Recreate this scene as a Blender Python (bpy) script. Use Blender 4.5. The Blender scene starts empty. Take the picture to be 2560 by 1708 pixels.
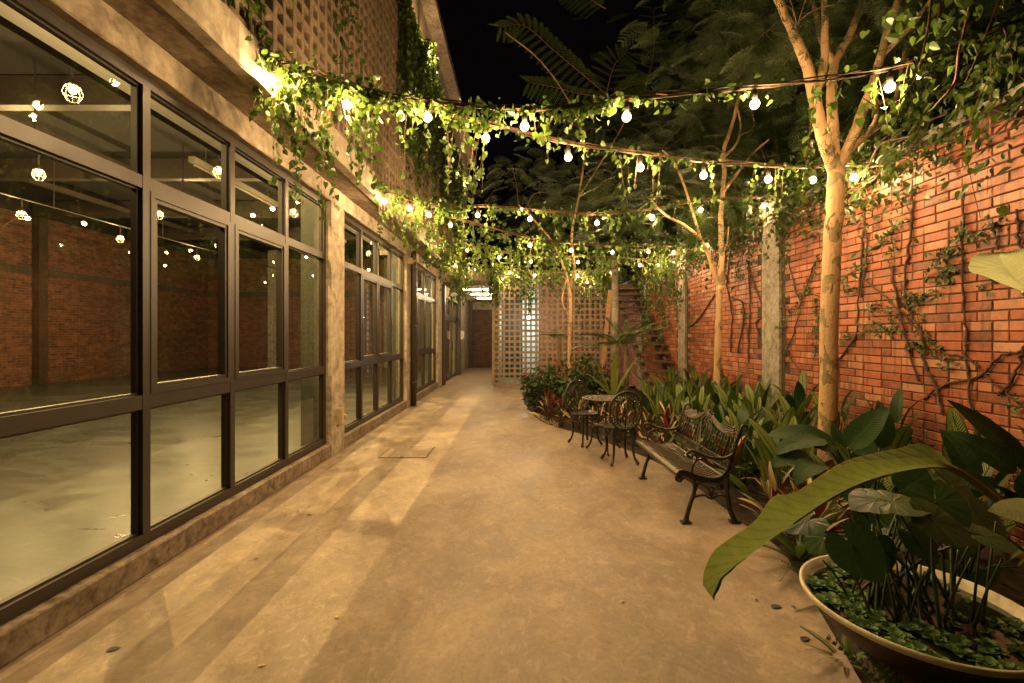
import bpy, math, random
import numpy as np
from mathutils import Vector, Matrix
random.seed(7); rng = np.random.default_rng(7)
C = bpy.context.scene.collection
SC = bpy.context.scene

# ---------------------------------------------------------------- camera, world, exposure
FPX, CX, CY, H = 1138.0, 1298.0, 839.0, 1.5        # focal length and vanishing point in photograph pixels, eye height
cam = bpy.data.cameras.new('camera'); co = bpy.data.objects.new('camera', cam); C.objects.link(co)
co.location = (0, 0, H); co.rotation_euler = (math.radians(90), 0, 0)
cam.sensor_width = 36.0; cam.lens = 36.0 * FPX / 2560
cam.shift_x = -(CX - 1280) / 2560; cam.shift_y = -(854 - CY) / 2560
cam.clip_end = 300; cam.clip_start = 0.05
SC.camera = co
W = bpy.data.worlds.new("World"); SC.world = W; W.use_nodes = True
W.node_tree.nodes['Background'].inputs[0].default_value = (0.30, 0.22, 0.20, 1)   # night sky
W.node_tree.nodes['Background'].inputs[1].default_value = 0.003
SC.view_settings.view_transform = 'Standard'; SC.view_settings.look = 'None'
SC.view_settings.exposure = 0.82; SC.view_settings.gamma = 1.0
SC.cycles.use_denoising = True
SC.cycles.max_bounces = 8; SC.cycles.diffuse_bounces = 4; SC.cycles.transparent_max_bounces = 16
SC.cycles.sample_clamp_indirect = 1.5; SC.cycles.sample_clamp_direct = 30.0; SC.cycles.caustics_reflective = False
WARM = (1.0, 0.62, 0.27); BULB_W = 20.0; ROOM_W = 105.0

def P(px, py, z):                      # photograph pixel at a depth -> world point
    return Vector(((px - CX) * z / FPX, z, H - (py - CY) * z / FPX))
def G(px, py, h=0.0):                  # photograph pixel on the horizontal plane at height h
    z = (H - h) * FPX / (py - CY); return P(px, py, z)

# ---------------------------------------------------------------- materials
class NT:
    def __init__(s, name):
        s.m = bpy.data.materials.new(name); s.m.use_nodes = True; s.t = s.m.node_tree
        s.t.nodes.clear(); s.out = s.n('ShaderNodeOutputMaterial')
    def n(s, typ, props=None, **inp):
        nd = s.t.nodes.new(typ)
        for k, v in (props or {}).items(): setattr(nd, k, v)
        for k, v in inp.items():
            s.set(nd, k.replace('_', ' '), v)
        return nd
    def set(s, nd, key, v):
        i = nd.inputs[int(key)] if key.isdigit() else nd.inputs[key]
        if isinstance(v, bpy.types.NodeSocket): s.t.links.new(v, i)
        elif isinstance(v, bpy.types.Node): s.t.links.new(v.outputs[0], i)
        else:
            if isinstance(v, tuple) and len(v) == 3 and i.type == 'RGBA': v = v + (1,)
            i.default_value = v
    def math(s, op, a, b=0.0, c=None):
        nd = s.t.nodes.new('ShaderNodeMath'); nd.operation = op
        s.set(nd, '0', a); s.set(nd, '1', b)
        if c is not None: s.set(nd, '2', c)
        return nd.outputs[0]
    def ramp(s, fac, stops):
        nd = s.t.nodes.new('ShaderNodeValToRGB'); el = nd.color_ramp.elements
        while len(el) < len(stops): el.new(0.5)
        for e, (p, c) in zip(el, stops):
            e.position = p; e.color = (c, c, c, 1) if isinstance(c, (int, float)) else tuple(c) + (1,)
        s.set(nd, '0', fac); return nd.outputs[0]
    def mix(s, f, a, b, mode='MIX'):
        nd = s.t.nodes.new('ShaderNodeMix'); nd.data_type = 'RGBA'; nd.blend_type = mode
        s.set(nd, '0', f); s.set(nd, '6', a); s.set(nd, '7', b); return nd.outputs[2]
    def coord(s, kind='Object', scale=None):
        c = s.n('ShaderNodeTexCoord').outputs[kind]
        if scale: 
            mp = s.n('ShaderNodeMapping'); s.t.links.new(c, mp.inputs[0]); mp.inputs['Scale'].default_value = scale; c = mp.outputs[0]
        return c
    def noise(s, v, scale, detail=5, rough=0.55, dist=0.0):
        nd = s.n('ShaderNodeTexNoise', Scale=scale, Detail=detail, Roughness=rough, Distortion=dist)
        s.t.links.new(v, nd.inputs['Vector']); return nd.outputs[0]
    def attr(s, name): return s.n('ShaderNodeAttribute', {'attribute_name': name}).outputs['Fac']
    def bump(s, h, strength=0.3, dist=0.01):
        return s.n('ShaderNodeBump', Strength=strength, Distance=dist, Height=h).outputs[0]
    def pbr(s, col, rough=0.6, normal=None, metal=0.0, spec=0.5):
        p = s.n('ShaderNodeBsdfPrincipled'); s.set(p, 'Base Color', col); s.set(p, 'Roughness', rough)
        p.inputs['Metallic'].default_value = metal; p.inputs['Specular IOR Level'].default_value = spec
        if normal is not None: s.set(p, 'Normal', normal)
        return p.outputs[0]
    def done(s, sh): s.t.links.new(sh, s.out.inputs[0]); return s.m

def concrete(name, a, b, c, rough=0.75, stain=1.0, sc=1.0):
    t = NT(name); v = t.coord()
    n1 = t.noise(v, 1.3 * sc, 6, 0.6, 0.4); n2 = t.noise(v, 9 * sc, 6, 0.65); n3 = t.noise(v, 70, 3)
    vs = t.coord('Object', (3.5, 3.5, 0.5)); n4 = t.noise(vs, 2.0 * sc, 5, 0.6)
    col = t.ramp(n1, [(0.30, a), (0.5, b), (0.72, c)])
    col = t.mix(t.math('MULTIPLY', t.ramp(n4, [(0.45, 0.0), (0.75, 1.0)]), 0.45 * stain), col, tuple(x * 0.45 for x in a))
    col = t.mix(0.42, col, t.ramp(n2, [(0.34, tuple(x * 0.5 for x in a)), (0.62, c)]))
    n5 = t.noise(v, 4.3 * sc, 7, 0.7, 0.9); col = t.mix(t.ramp(n5, [(0.50, 0.0), (0.66, 0.5 * stain)]), col, tuple(x * 0.55 for x in a))
    bmp = t.bump(t.math('ADD', t.math('MULTIPLY', n3, 0.3), n2), 0.25, 0.006)
    return t.done(t.pbr(col, rough, bmp, 0, 0.3))

def plain(name, col, rough=0.5, metal=0.0, var=0.15, scale=12, spec=0.5):
    t = NT(name); v = t.coord(); n = t.noise(v, scale, 4)
    c = t.ramp(n, [(0.3, tuple(x * (1 - var) for x in col)), (0.7, tuple(min(1, x * (1 + var)) for x in col))])
    return t.done(t.pbr(c, rough, t.bump(t.noise(v, scale * 6, 3), 0.08, 0.003), metal, spec))

def floor_mat(name, cols, streak=(1.0, 1.0, 1.0), rough=(0.42, 0.7), crack=True, sc=1.0):
    t = NT(name); v = t.coord(); vs = t.coord('Object', streak)
    big = t.noise(vs, 1.1 * sc, 8, 0.68, 0.8); mid = t.noise(vs, 3.2 * sc, 8, 0.70, 0.9); fine = t.noise(v, 38, 5, 0.7)
    sp = t.noise(v, 140, 2)
    f = t.math('ADD', t.math('MULTIPLY', big, 0.55), t.math('MULTIPLY', mid, 0.45))
    col = t.ramp(f, [(0.34, cols[0]), (0.48, cols[1]), (0.56, cols[2]), (0.68, cols[3])])
    col = t.mix(t.math('MULTIPLY', t.ramp(fine, [(0.50, 0.0), (0.72, 1.0)]), 0.42), col, tuple(x * 0.6 for x in cols[0]))
    col = t.mix(t.ramp(t.noise(vs, 13.0, 6, 0.75, 0.6), [(0.52, 0.0), (0.66, 0.42)]), col, tuple(min(1, x * 1.12) for x in cols[3]))
    worn = t.ramp(t.noise(vs, 6.0 * sc, 8, 0.75, 2.5), [(0.6, 0.0), (0.72, 1.0)])
    col = t.mix(t.math('MULTIPLY', worn, 0.28), col, tuple(min(1, x * 1.35) for x in cols[3]))
    if crack:
        st = t.ramp(t.noise(t.coord('Object', (1.4, 0.9, 1)), 1.15, 8, 0.72, 0.6), [(0.50, 0.0), (0.57, 0.55), (0.75, 0.9)])   # damp and wear stains
        col = t.mix(t.math('MULTIPLY', st, 0.36), col, tuple(x * 0.62 for x in cols[0]))
        ed_ = t.ramp(t.noise(v, 4.2, 9, 0.78, 1.8), [(0.585, 0.0), (0.62, 0.7), (0.66, 0.0)]); col = t.mix(t.math('MULTIPLY', ed_, 0.3), col, tuple(min(1, x * 1.25) for x in cols[3]))
        vo = t.n('ShaderNodeTexVoronoi', {'feature': 'DISTANCE_TO_EDGE'}, Scale=0.42); wv = t.n('ShaderNodeVectorMath', {'operation': 'MULTIPLY_ADD'})
        nv = t.n('ShaderNodeTexNoise', Scale=2.2, Detail=6.0); t.t.links.new(v, nv.inputs['Vector'])
        t.t.links.new(nv.outputs['Color'], wv.inputs[0]); wv.inputs[1].default_value = (0.5, 0.5, 0); t.t.links.new(v, wv.inputs[2]); t.t.links.new(wv.outputs[0], vo.inputs['Vector'])
        hair = t.math('MULTIPLY', t.ramp(vo.outputs['Distance'], [(0.0, 1.0), (0.0022, 0.0)]), t.ramp(t.noise(v, 0.9, 3), [(0.5, 0.0), (0.56, 0.75)]))
        col = t.mix(t.math('MULTIPLY', hair, 0.35), col, tuple(x * 0.4 for x in cols[0]))
        dark = t.ramp(t.noise(v, 11, 4, 0.6), [(0.74, 0.0), (0.78, 1.0)])
        col = t.mix(t.math('MULTIPLY', dark, 0.6), col, tuple(x * 0.35 for x in cols[0]))
    r = t.ramp(mid, [(0.3, rough[0]), (0.7, rough[1])])
    b = t.bump(t.math('ADD', t.math('MULTIPLY', sp, 0.25), t.math('MULTIPLY', fine, 0.5)), 0.22, 0.004)
    return t.done(t.pbr(col, r, b, 0, 0.4))

def brick_tex(name, axes, cols, mortar, rough=0.6, bw=0.225, rh=0.075):
    t = NT(name); c = t.coord()
    sep = t.n('ShaderNodeSeparateXYZ'); t.t.links.new(c, sep.inputs[0])
    cmb = t.n('ShaderNodeCombineXYZ'); t.t.links.new(sep.outputs[axes[0]], cmb.inputs[0]); t.t.links.new(sep.outputs[axes[1]], cmb.inputs[1])
    br = t.n('ShaderNodeTexBrick', Scale=1.0); t.t.links.new(cmb.outputs[0], br.inputs['Vector'])
    for k, x in (('Mortar Size', 0.006), ('Brick Width', bw), ('Row Height', rh), ('Bias', -0.1), ('Mortar Smooth', 0.2)): br.inputs[k].default_value = x
    br.inputs['Color1'].default_value = tuple(cols[0]) + (1,); br.inputs['Color2'].default_value = tuple(cols[1]) + (1,); br.inputs['Mortar'].default_value = tuple(mortar) + (1,)
    n = t.noise(c, 5, 6, 0.65); n2 = t.noise(c, 0.9, 4)
    col = t.mix(t.ramp(n, [(0.4, 0.0), (0.75, 0.75)]), br.outputs[0], tuple(x * 0.3 for x in cols[0]))
    col = t.mix(t.ramp(n2, [(0.4, 0.0), (0.7, 0.5)]), col, cols[2])
    bm = t.bump(t.math('ADD', t.math('MULTIPLY', br.outputs['Fac'], -1.0), t.math('MULTIPLY', n, 0.3)), 0.5, 0.012)
    return t.done(t.pbr(col, rough, bm, 0, 0.4))

def leaf_mat(name, dark, light, rough=0.42, trans=0.3, spec=0.45, edge=None, kind=None, tcol=None):
    """leaf: colour from the per-leaf 'var' attribute, a lit-through share, veins from the leaf's own uv"""
    t = NT(name); a = t.attr('var'); v = t.coord()
    col = t.ramp(a, [(0.0, dark), (1.0, light)])
    uv = t.n('ShaderNodeUVMap').outputs[0]; sp = t.n('ShaderNodeSeparateXYZ'); t.t.links.new(uv, sp.inputs[0])
    u, w = sp.outputs[0], sp.outputs[1]
    au = t.math('ABSOLUTE', t.math('SUBTRACT', u, 0.5))
    bmp = None
    if kind == 'stripe':               # pinstripes running from the midrib out and up, plain midrib and margin
        ph = t.math('SUBTRACT', t.math('MULTIPLY', w, 17.0), t.math('MULTIPLY', au, 7.0))
        st = t.math('FRACT', ph)
        band = t.ramp(st, [(0.0, 0.0), (0.34, 0.0), (0.42, 1.0), (0.90, 1.0), (0.98, 0.0)])
        inner = t.ramp(au, [(0.03, 0.0), (0.06, 1.0), (0.37, 1.0), (0.45, 0.0)])
        on = t.math('MULTIPLY', t.math('MULTIPLY', band, inner), t.ramp(a, [(0.28, 0.05), (0.42, 1.0)]))
        col = t.mix(on, col, edge)
        bmp = t.bump(st, 0.15, 0.004)
    elif kind == 'rib':                # close parallel side veins
        ph = t.math('FRACT', t.math('SUBTRACT', t.math('MULTIPLY', w, 26.0), t.math('MULTIPLY', au, 6.0)))
        vein = t.ramp(ph, [(0.0, 1.0), (0.22, 0.0), (0.78, 0.0), (1.0, 1.0)])
        col = t.mix(t.math('MULTIPLY', vein, 0.85), col, tuple(x * 0.40 for x in dark))
        col = t.mix(t.ramp(t.noise(t.coord('UV', (2.0, 26.0, 1)), 1.0, 4, 0.6), [(0.45, 0.0), (0.7, 0.5)]), col, tuple(min(1, x * 1.5) for x in light))
        col = t.mix(t.ramp(au, [(0.0, 0.9), (0.035, 0.0)]), col, edge)
        col = t.mix(t.ramp(au, [(0.485, 0.0), (0.5, 0.8)]), col, edge)
        bmp = t.bump(t.math('SUBTRACT', 0.0, vein), 0.5, 0.006)
    elif kind == 'heart':              # veins fanning from the notch
        fan = t.math('FRACT', t.math('MULTIPLY', t.math('ARCTAN2', t.math('SUBTRACT', u, 0.5), t.math('SUBTRACT', w, 0.18)), 2.4))
        vein = t.ramp(fan, [(0.0, 1.0), (0.06, 0.0), (0.94, 0.0), (1.0, 1.0)])
        col = t.mix(t.math('MULTIPLY', vein, 0.3), col, edge)
        bmp = t.bump(t.ramp(fan, [(0.0, 0.0), (0.25, 0.8), (0.5, 1.0), (0.75, 0.8), (1.0, 0.0)]), 0.2, 0.004)
    elif kind == 'varieg':             # cream flames down one side, maroon back
        fl = t.noise(t.coord('UV', (7.0, 0.7, 1)), 1.6, 3, 0.6)
        fl = t.math('ADD', fl, t.math('MULTIPLY', t.math('SUBTRACT', a, 0.5), 0.35))
        col = t.mix(t.ramp(fl, [(0.5, 0.0), (0.56, 1.0)]), col, edge)
        geo = t.n('ShaderNodeNewGeometry')
        col = t.mix(geo.outputs['Backfacing'], col, t.mix(a, (0.07, 0.006, 0.010), (0.20, 0.020, 0.018)))
    else:
        col = t.mix(t.ramp(au, [(0.0, 0.5), (0.05, 0.0)]), col, tuple(min(1, x * 1.6) for x in light))
        n = t.noise(v, 30, 3); bmp = t.bump(n, 0.12, 0.003)
    spots = t.ramp(t.noise(v, 22, 4, 0.65), [(0.66, 0.0), (0.74, 0.5)])
    col = t.mix(spots, col, tuple(x * 0.55 for x in dark))
    p = t.pbr(col, rough, bmp, 0, spec)
    if trans > 0:
        tr = t.n('ShaderNodeBsdfTranslucent'); t.set(tr, 'Color', t.mix(0.5, col, tcol or tuple(min(1, x * 1.8) for x in light)))
        mx = t.n('ShaderNodeMixShader'); mx.inputs[0].default_value = trans
        t.t.links.new(p, mx.inputs[1]); t.t.links.new(tr.outputs[0], mx.inputs[2]); p = mx.outputs[0]
    return t.done(p)

def emit_mat(name, col, strength, see=0.0):
    t = NT(name); e = t.n('ShaderNodeEmission', Color=col, Strength=strength); sh = e.outputs[0]
    if see:                             # clear lamp glass: glows, and lets the filament's own light out
        tr = t.n('ShaderNodeBsdfTransparent'); ad = t.n('ShaderNodeAddShader')
        t.t.links.new(sh, ad.inputs[0]); t.t.links.new(tr.outputs[0], ad.inputs[1]); sh = ad.outputs[0]
    m = t.done(sh); m.cycles.emission_sampling = 'NONE' if see else 'AUTO'; return m

def glass_mat(name, tint):
    t = NT(name); lw = t.n('ShaderNodeLayerWeight', Blend=0.5)
    f5 = t.math('POWER', lw.outputs['Facing'], 5.0)
    fac = t.math('MULTIPLY_ADD', f5, 0.80, 0.07)
    nz = t.noise(t.coord(), 1.1, 2); bp = t.bump(nz, 0.03, 0.02)
    tr = t.n('ShaderNodeBsdfTransparent', Color=tint); gl = t.n('ShaderNodeBsdfGlossy', Color=(1, 1, 1), Roughness=0.0)
    t.t.links.new(bp, gl.inputs['Normal'])
    mx = t.n('ShaderNodeMixShader'); t.t.links.new(fac, mx.inputs[0]); t.t.links.new(tr.outputs[0], mx.inputs[1]); t.t.links.new(gl.outputs[0], mx.inputs[2])
    return t.done(mx.outputs[0])

def bark_mat(name, base, patch, dark, sc=1.0):
    t = NT(name); v = t.coord('Object', (1, 1, 0.55))
    n1 = t.noise(v, 7 * sc, 4, 0.55, 0.6); n2 = t.noise(v, 2.2 * sc, 3, 0.5, 0.3); n3 = t.noise(v, 40, 4)
    col = t.ramp(n2, [(0.3, tuple(x * 0.8 for x in base)), (0.7, base)])
    e = t.ramp(n1, [(0.545, 0.0), (0.56, 1.0)]); col = t.mix(e, col, patch)
    e2 = t.ramp(t.noise(v, 11 * sc, 3, 0.5, 0.4), [(0.66, 0.0), (0.675, 1.0)]); col = t.mix(e2, col, dark)
    b = t.bump(t.math('ADD', t.math('MULTIPLY', e, -1.0), t.math('MULTIPLY', n3, 0.8)), 0.8, 0.014)
    lv = t.noise(t.coord('Object', (9, 9, 1.2)), 3.0, 5, 0.7); col = t.mix(t.ramp(lv, [(0.50, 0.0), (0.68, 0.5)]), col, tuple(x * 0.5 for x in base))
    sp = t.ramp(t.noise(v, 34 * sc, 2), [(0.70, 0.0), (0.73, 0.8)]); col = t.mix(sp, col, dark)
    return t.done(t.pbr(col, 0.65, b, 0, 0.3))

MT = {}
MT['wall'] = concrete('facade_concrete', (0.22, 0.18, 0.13), (0.42, 0.36, 0.28), (0.56, 0.49, 0.38), stain=1.3)
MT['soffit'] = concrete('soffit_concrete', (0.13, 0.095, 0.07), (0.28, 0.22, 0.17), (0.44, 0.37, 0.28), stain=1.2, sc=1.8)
MT['block'] = concrete('block_concrete', (0.19, 0.145, 0.10), (0.26, 0.195, 0.13), (0.33, 0.26, 0.18), stain=0.8, sc=2)
MT['curb'] = concrete('curb_concrete', (0.10, 0.075, 0.055), (0.20, 0.155, 0.115), (0.34, 0.28, 0.21), stain=1.5, sc=2.2)
MT['pillar'] = concrete('old_concrete', (0.20, 0.18, 0.15), (0.34, 0.31, 0.26), (0.46, 0.43, 0.37), stain=1.4, sc=1.8)
MT['floor'] = floor_mat('courtyard_screed', [(0.140, 0.106, 0.077), (0.232, 0.182, 0.133), (0.300, 0.238, 0.174), (0.41, 0.335, 0.25)], (1.0, 0.8, 1))
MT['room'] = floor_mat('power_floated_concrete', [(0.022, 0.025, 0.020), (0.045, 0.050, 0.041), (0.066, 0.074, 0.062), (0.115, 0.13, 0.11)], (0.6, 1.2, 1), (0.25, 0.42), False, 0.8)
MT['passage'] = floor_mat('passage_screed', [(0.18, 0.13, 0.085), (0.28, 0.21, 0.14), (0.34, 0.26, 0.175), (0.42, 0.33, 0.23)], (0.5, 2.2, 1))
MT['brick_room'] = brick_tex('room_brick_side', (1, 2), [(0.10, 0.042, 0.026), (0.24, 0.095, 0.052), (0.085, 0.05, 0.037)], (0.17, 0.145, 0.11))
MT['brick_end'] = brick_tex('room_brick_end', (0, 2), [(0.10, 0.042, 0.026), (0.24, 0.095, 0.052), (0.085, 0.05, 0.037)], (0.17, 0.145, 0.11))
MT['brick_yard'] = brick_tex('yard_brick', (0, 2), [(0.34, 0.085, 0.04), (0.42, 0.13, 0.06), (0.28, 0.08, 0.05)], (0.07, 0.045, 0.03), 0.5)
MT['frame'] = plain('bronze_aluminium', (0.022, 0.016, 0.012), 0.45, 0.0, 0.08, 5, 0.6)
MT['steel'] = plain('brown_painted_steel', (0.045, 0.035, 0.028), 0.45)
MT['dark'] = plain('dark_backing_and_beam', (0.05, 0.045, 0.038), 0.8)
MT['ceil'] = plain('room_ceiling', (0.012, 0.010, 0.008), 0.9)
MT['glass'] = glass_mat('window_glass', (0.80, 0.87, 0.74))
MT['soil'] = plain('dark_soil', (0.035, 0.024, 0.016), 0.95, 0, 0.5, 25)
MT['iron'] = None
MT['bulb'] = emit_mat('bulb_glass', (1.0, 0.70, 0.36), 4.5, 1.0)
MT['tube'] = emit_mat('tube_lamp', (1.0, 0.74, 0.42), 110.0)
MT['cool'] = emit_mat('flood_lamp_glass', (0.85, 1.0, 0.95), 6.0, 1.0)
MT['black'] = plain('black_rubber', (0.02, 0.018, 0.016), 0.55)
MT['white'] = plain('white_enamel', (0.75, 0.72, 0.64), 0.4)
MT['beige'] = plain('beige_plastic', (0.45, 0.38, 0.26), 0.5)
MT['vine'] = leaf_mat('vine_leaf', (0.015, 0.048, 0.009), (0.095, 0.155, 0.022), 0.38, 0.35, 0.5)
MT['ivy'] = leaf_mat('creeper_leaf', (0.018, 0.045, 0.008), (0.075, 0.12, 0.020), 0.42, 0.2, 0.5)
MT['feather'] = leaf_mat('feathery_leaf', (0.008, 0.021, 0.005), (0.036, 0.064, 0.013), 0.5, 0.2, 0.3)
MT['bough'] = leaf_mat('bough_leaf_lit', (0.045, 0.085, 0.020), (0.13, 0.19, 0.045), 0.5, 0.35, 0.3)  # lighter copy of the feathery leaf, painted to make up for weak lamp light
MT['woody'] = plain('vine_stem', (0.14, 0.075, 0.035), 0.8, 0, 0.5, 60)
MT['twig'] = plain('creeper_stem', (0.075, 0.045, 0.028), 0.85, 0, 0.4, 60)
MT['bark'] = bark_mat('peeling_bark', (0.56, 0.38, 0.20), (0.25, 0.20, 0.10), (0.15, 0.065, 0.03))
MT['bark2'] = bark_mat('dark_bark', (0.18, 0.12, 0.07), (0.12, 0.09, 0.05), (0.06, 0.035, 0.02))
MT['stripe'] = leaf_mat('pinstripe_leaf', (0.010, 0.040, 0.008), (0.022, 0.070, 0.014), 0.42, 0.12, 0.32, (0.27, 0.31, 0.075), 'stripe')
MT['plainleaf'] = leaf_mat('glossy_leaf', (0.012, 0.040, 0.009), (0.030, 0.075, 0.016), 0.5, 0.12, 0.2, (0.055, 0.10, 0.03), 'rib')
MT['varieg'] = leaf_mat('flamed_leaf', (0.016, 0.050, 0.012), (0.05, 0.095, 0.02), 0.4, 0.2, 0.45, (0.55, 0.44, 0.20), 'varieg', (0.28, 0.06, 0.04))
MT['taro'] = leaf_mat('heart_leaf', (0.014, 0.046, 0.013), (0.045, 0.095, 0.028), 0.38, 0.15, 0.4, (0.085, 0.15, 0.05), 'heart')
MT['giant'] = leaf_mat('ribbed_leaf', (0.125, 0.180, 0.045), (0.18, 0.235, 0.06), 0.5, 0.35, 0.3, (0.46, 0.30, 0.045), 'rib')
MT['pale'] = leaf_mat('pale_leaf', (0.34, 0.42, 0.18), (0.50, 0.56, 0.30), 0.45, 0.5, 0.4, (0.6, 0.62, 0.36), 'rib')
MT['blade'] = leaf_mat('sword_leaf', (0.012, 0.040, 0.009), (0.030, 0.075, 0.016), 0.5, 0.12, 0.2)
MT['nest'] = leaf_mat('nest_fern_leaf', (0.075, 0.12, 0.018), (0.17, 0.21, 0.035), 0.4, 0.3, 0.4, (0.06, 0.03, 0.015), 'rib')
MT['fern'] = leaf_mat('fern_leaf', (0.03, 0.08, 0.012), (0.10, 0.16, 0.028), 0.45, 0.3, 0.3)
MT['treefern'] = leaf_mat('tree_fern_leaf', (0.020, 0.036, 0.008), (0.060, 0.075, 0.018), 0.5, 0.2, 0.3)
MT['shrub'] = leaf_mat('shrub_leaf', (0.012, 0.035, 0.008), (0.045, 0.085, 0.018), 0.38, 0.15, 0.5)
MT['flower'] = leaf_mat('red_bract', (0.20, 0.010, 0.012), (0.42, 0.022, 0.016), 0.5, 0.2, 0.3)
MT['lettuce'] = leaf_mat('water_lettuce_leaf', (0.05, 0.125, 0.030), (0.14, 0.24, 0.065), 0.5, 0.25, 0.3)
MT['petiole'] = plain('leaf_stalk', (0.035, 0.060, 0.015), 0.45)
MT['stalk'] = plain('green_stem', (0.16, 0.17, 0.03), 0.4, 0, 0.3, 20)
MT['red_stem'] = plain('brown_stem', (0.06, 0.035, 0.02), 0.7)
MT['deadleaf'] = plain('dry_leaf', (0.045, 0.025, 0.012), 0.7, 0, 0.5, 60)
MT['yellowleaf'] = plain('yellow_leaf', (0.40, 0.28, 0.04), 0.6, 0, 0.4, 60)
MT['bowl_out'] = concrete('bowl_dark_brown', (0.040, 0.024, 0.014), (0.060, 0.036, 0.020), (0.08, 0.05, 0.03), 0.5, 0.6, 3)  # outer shell in dark brown, darker than the rim
MT['pillar_shade'] = plain('shaded_pillar_grey', (0.040, 0.044, 0.030), 0.6)  # shade on the pillars' inner sides, put into a dark colour
MT['lampgrey'] = plain('lamp_grey', (0.07, 0.062, 0.045), 0.6)
MT['bowl'] = concrete('bowl_stoneware', (0.50, 0.44, 0.28), (0.62, 0.56, 0.38), (0.70, 0.64, 0.46), 0.35, 0.3, 3)
MT['wood'] = plain('weathered_timber', (0.30, 0.17, 0.08), 0.7, 0, 0.4, 30)
MT['tread'] = concrete('tread_timber', (0.07, 0.05, 0.035), (0.12, 0.085, 0.055), (0.17, 0.12, 0.08), 0.7, 0.5, 3)
MT['tealwall'] = plain('white_plaster', (0.62, 0.70, 0.66), 0.7, 0, 0.1, 4)
MT['pebble'] = plain('pebble', (0.30, 0.21, 0.13), 0.6, 0, 0.5, 40)
def _iron():
    t = NT('cast_iron_green'); v = t.coord(); n = t.noise(v, 14, 5, 0.6); g = t.n('ShaderNodeNewGeometry')
    col = t.ramp(n, [(0.3, (0.007, 0.014, 0.010)), (0.7, (0.018, 0.028, 0.020))])
    nz = t.n('ShaderNodeSeparateXYZ'); t.t.links.new(g.outputs['Normal'], nz.inputs[0])
    up = t.math('MULTIPLY', t.ramp(t.noise(v, 30, 4), [(0.35, 0.1), (0.65, 0.8)]), t.ramp(g.outputs['Pointiness'], [(0.48, 0.1), (0.56, 1.0)]))
    col = t.mix(up, col, (0.075, 0.06, 0.034))
    return t.done(t.pbr(col, 0.36, t.bump(t.noise(v, 90, 3), 0.2, 0.003), 0.45, 0.5))
MT['iron'] = _iron()
def _worn():
    t = NT('worn_iron'); v = t.coord(); n = t.noise(v, 18, 6, 0.65)
    return t.done(t.pbr(t.ramp(n, [(0.3, (0.035, 0.032, 0.022)), (0.7, (0.12, 0.097, 0.06))]), 0.42, t.bump(n, 0.2, 0.004), 0.4, 0.5))
MT['worn'] = _worn()
def _brickgeo():
    t = NT('glazed_red_brick'); a = t.attr('var'); v = t.coord()
    col = t.ramp(a, [(0.0, (0.13, 0.035, 0.018)), (0.2, (0.27, 0.060, 0.026)), (0.6, (0.37, 0.096, 0.042)), (0.85, (0.44, 0.155, 0.075)), (1.0, (0.50, 0.25, 0.15))])
    st = t.noise(t.coord('Object', (1, 22, 1.2)), 1.0, 2, 0.5)                # firing bands across the bricks
    col = t.mix(t.ramp(st, [(0.57, 0.0), (0.63, 0.75)]), col, (0.13, 0.035, 0.018))
    n = t.noise(v, 26, 6, 0.7); col = t.mix(t.ramp(n, [(0.35, 0.0), (0.75, 0.45)]), col, (0.50, 0.24, 0.12))
    n2 = t.noise(v, 1.6, 6, 0.7); col = t.mix(t.ramp(n2, [(0.50, 0.0), (0.68, 0.75)]), col, (0.085, 0.038, 0.024))
    n4 = t.noise(t.coord('Object', (1, 5.0, 0.8)), 1.4, 5, 0.65); col = t.mix(t.ramp(n4, [(0.54, 0.0), (0.70, 0.6)]), col, (0.10, 0.045, 0.028))   # rain streaks
    n5 = t.noise(v, 4.5, 6, 0.75); col = t.mix(t.ramp(n5, [(0.60, 0.0), (0.74, 0.45)]), col, (0.50, 0.36, 0.25))          # pale salts
    dz = t.noise(v, 120, 3)
    b = t.bump(t.math('ADD', n, t.math('MULTIPLY', dz, 0.4)), 0.45, 0.006)
    return t.done(t.pbr(col, t.ramp(n, [(0.3, 0.34), (0.7, 0.6)]), b, 0, 0.5))
MT['brickgeo'] = _brickgeo()
MT['mortar'] = concrete('dark_mortar', (0.035, 0.022, 0.014), (0.075, 0.05, 0.033), (0.14, 0.10, 0.07), 0.9, 0.6, 4)
def _water():
    t = NT('pond_water'); v = t.coord()
    return t.done(t.pbr((0.010, 0.013, 0.008), 0.06, t.bump(t.noise(v, 9, 2), 0.05, 0.01), 0, 0.6))
MT['water'] = _water()

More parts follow.
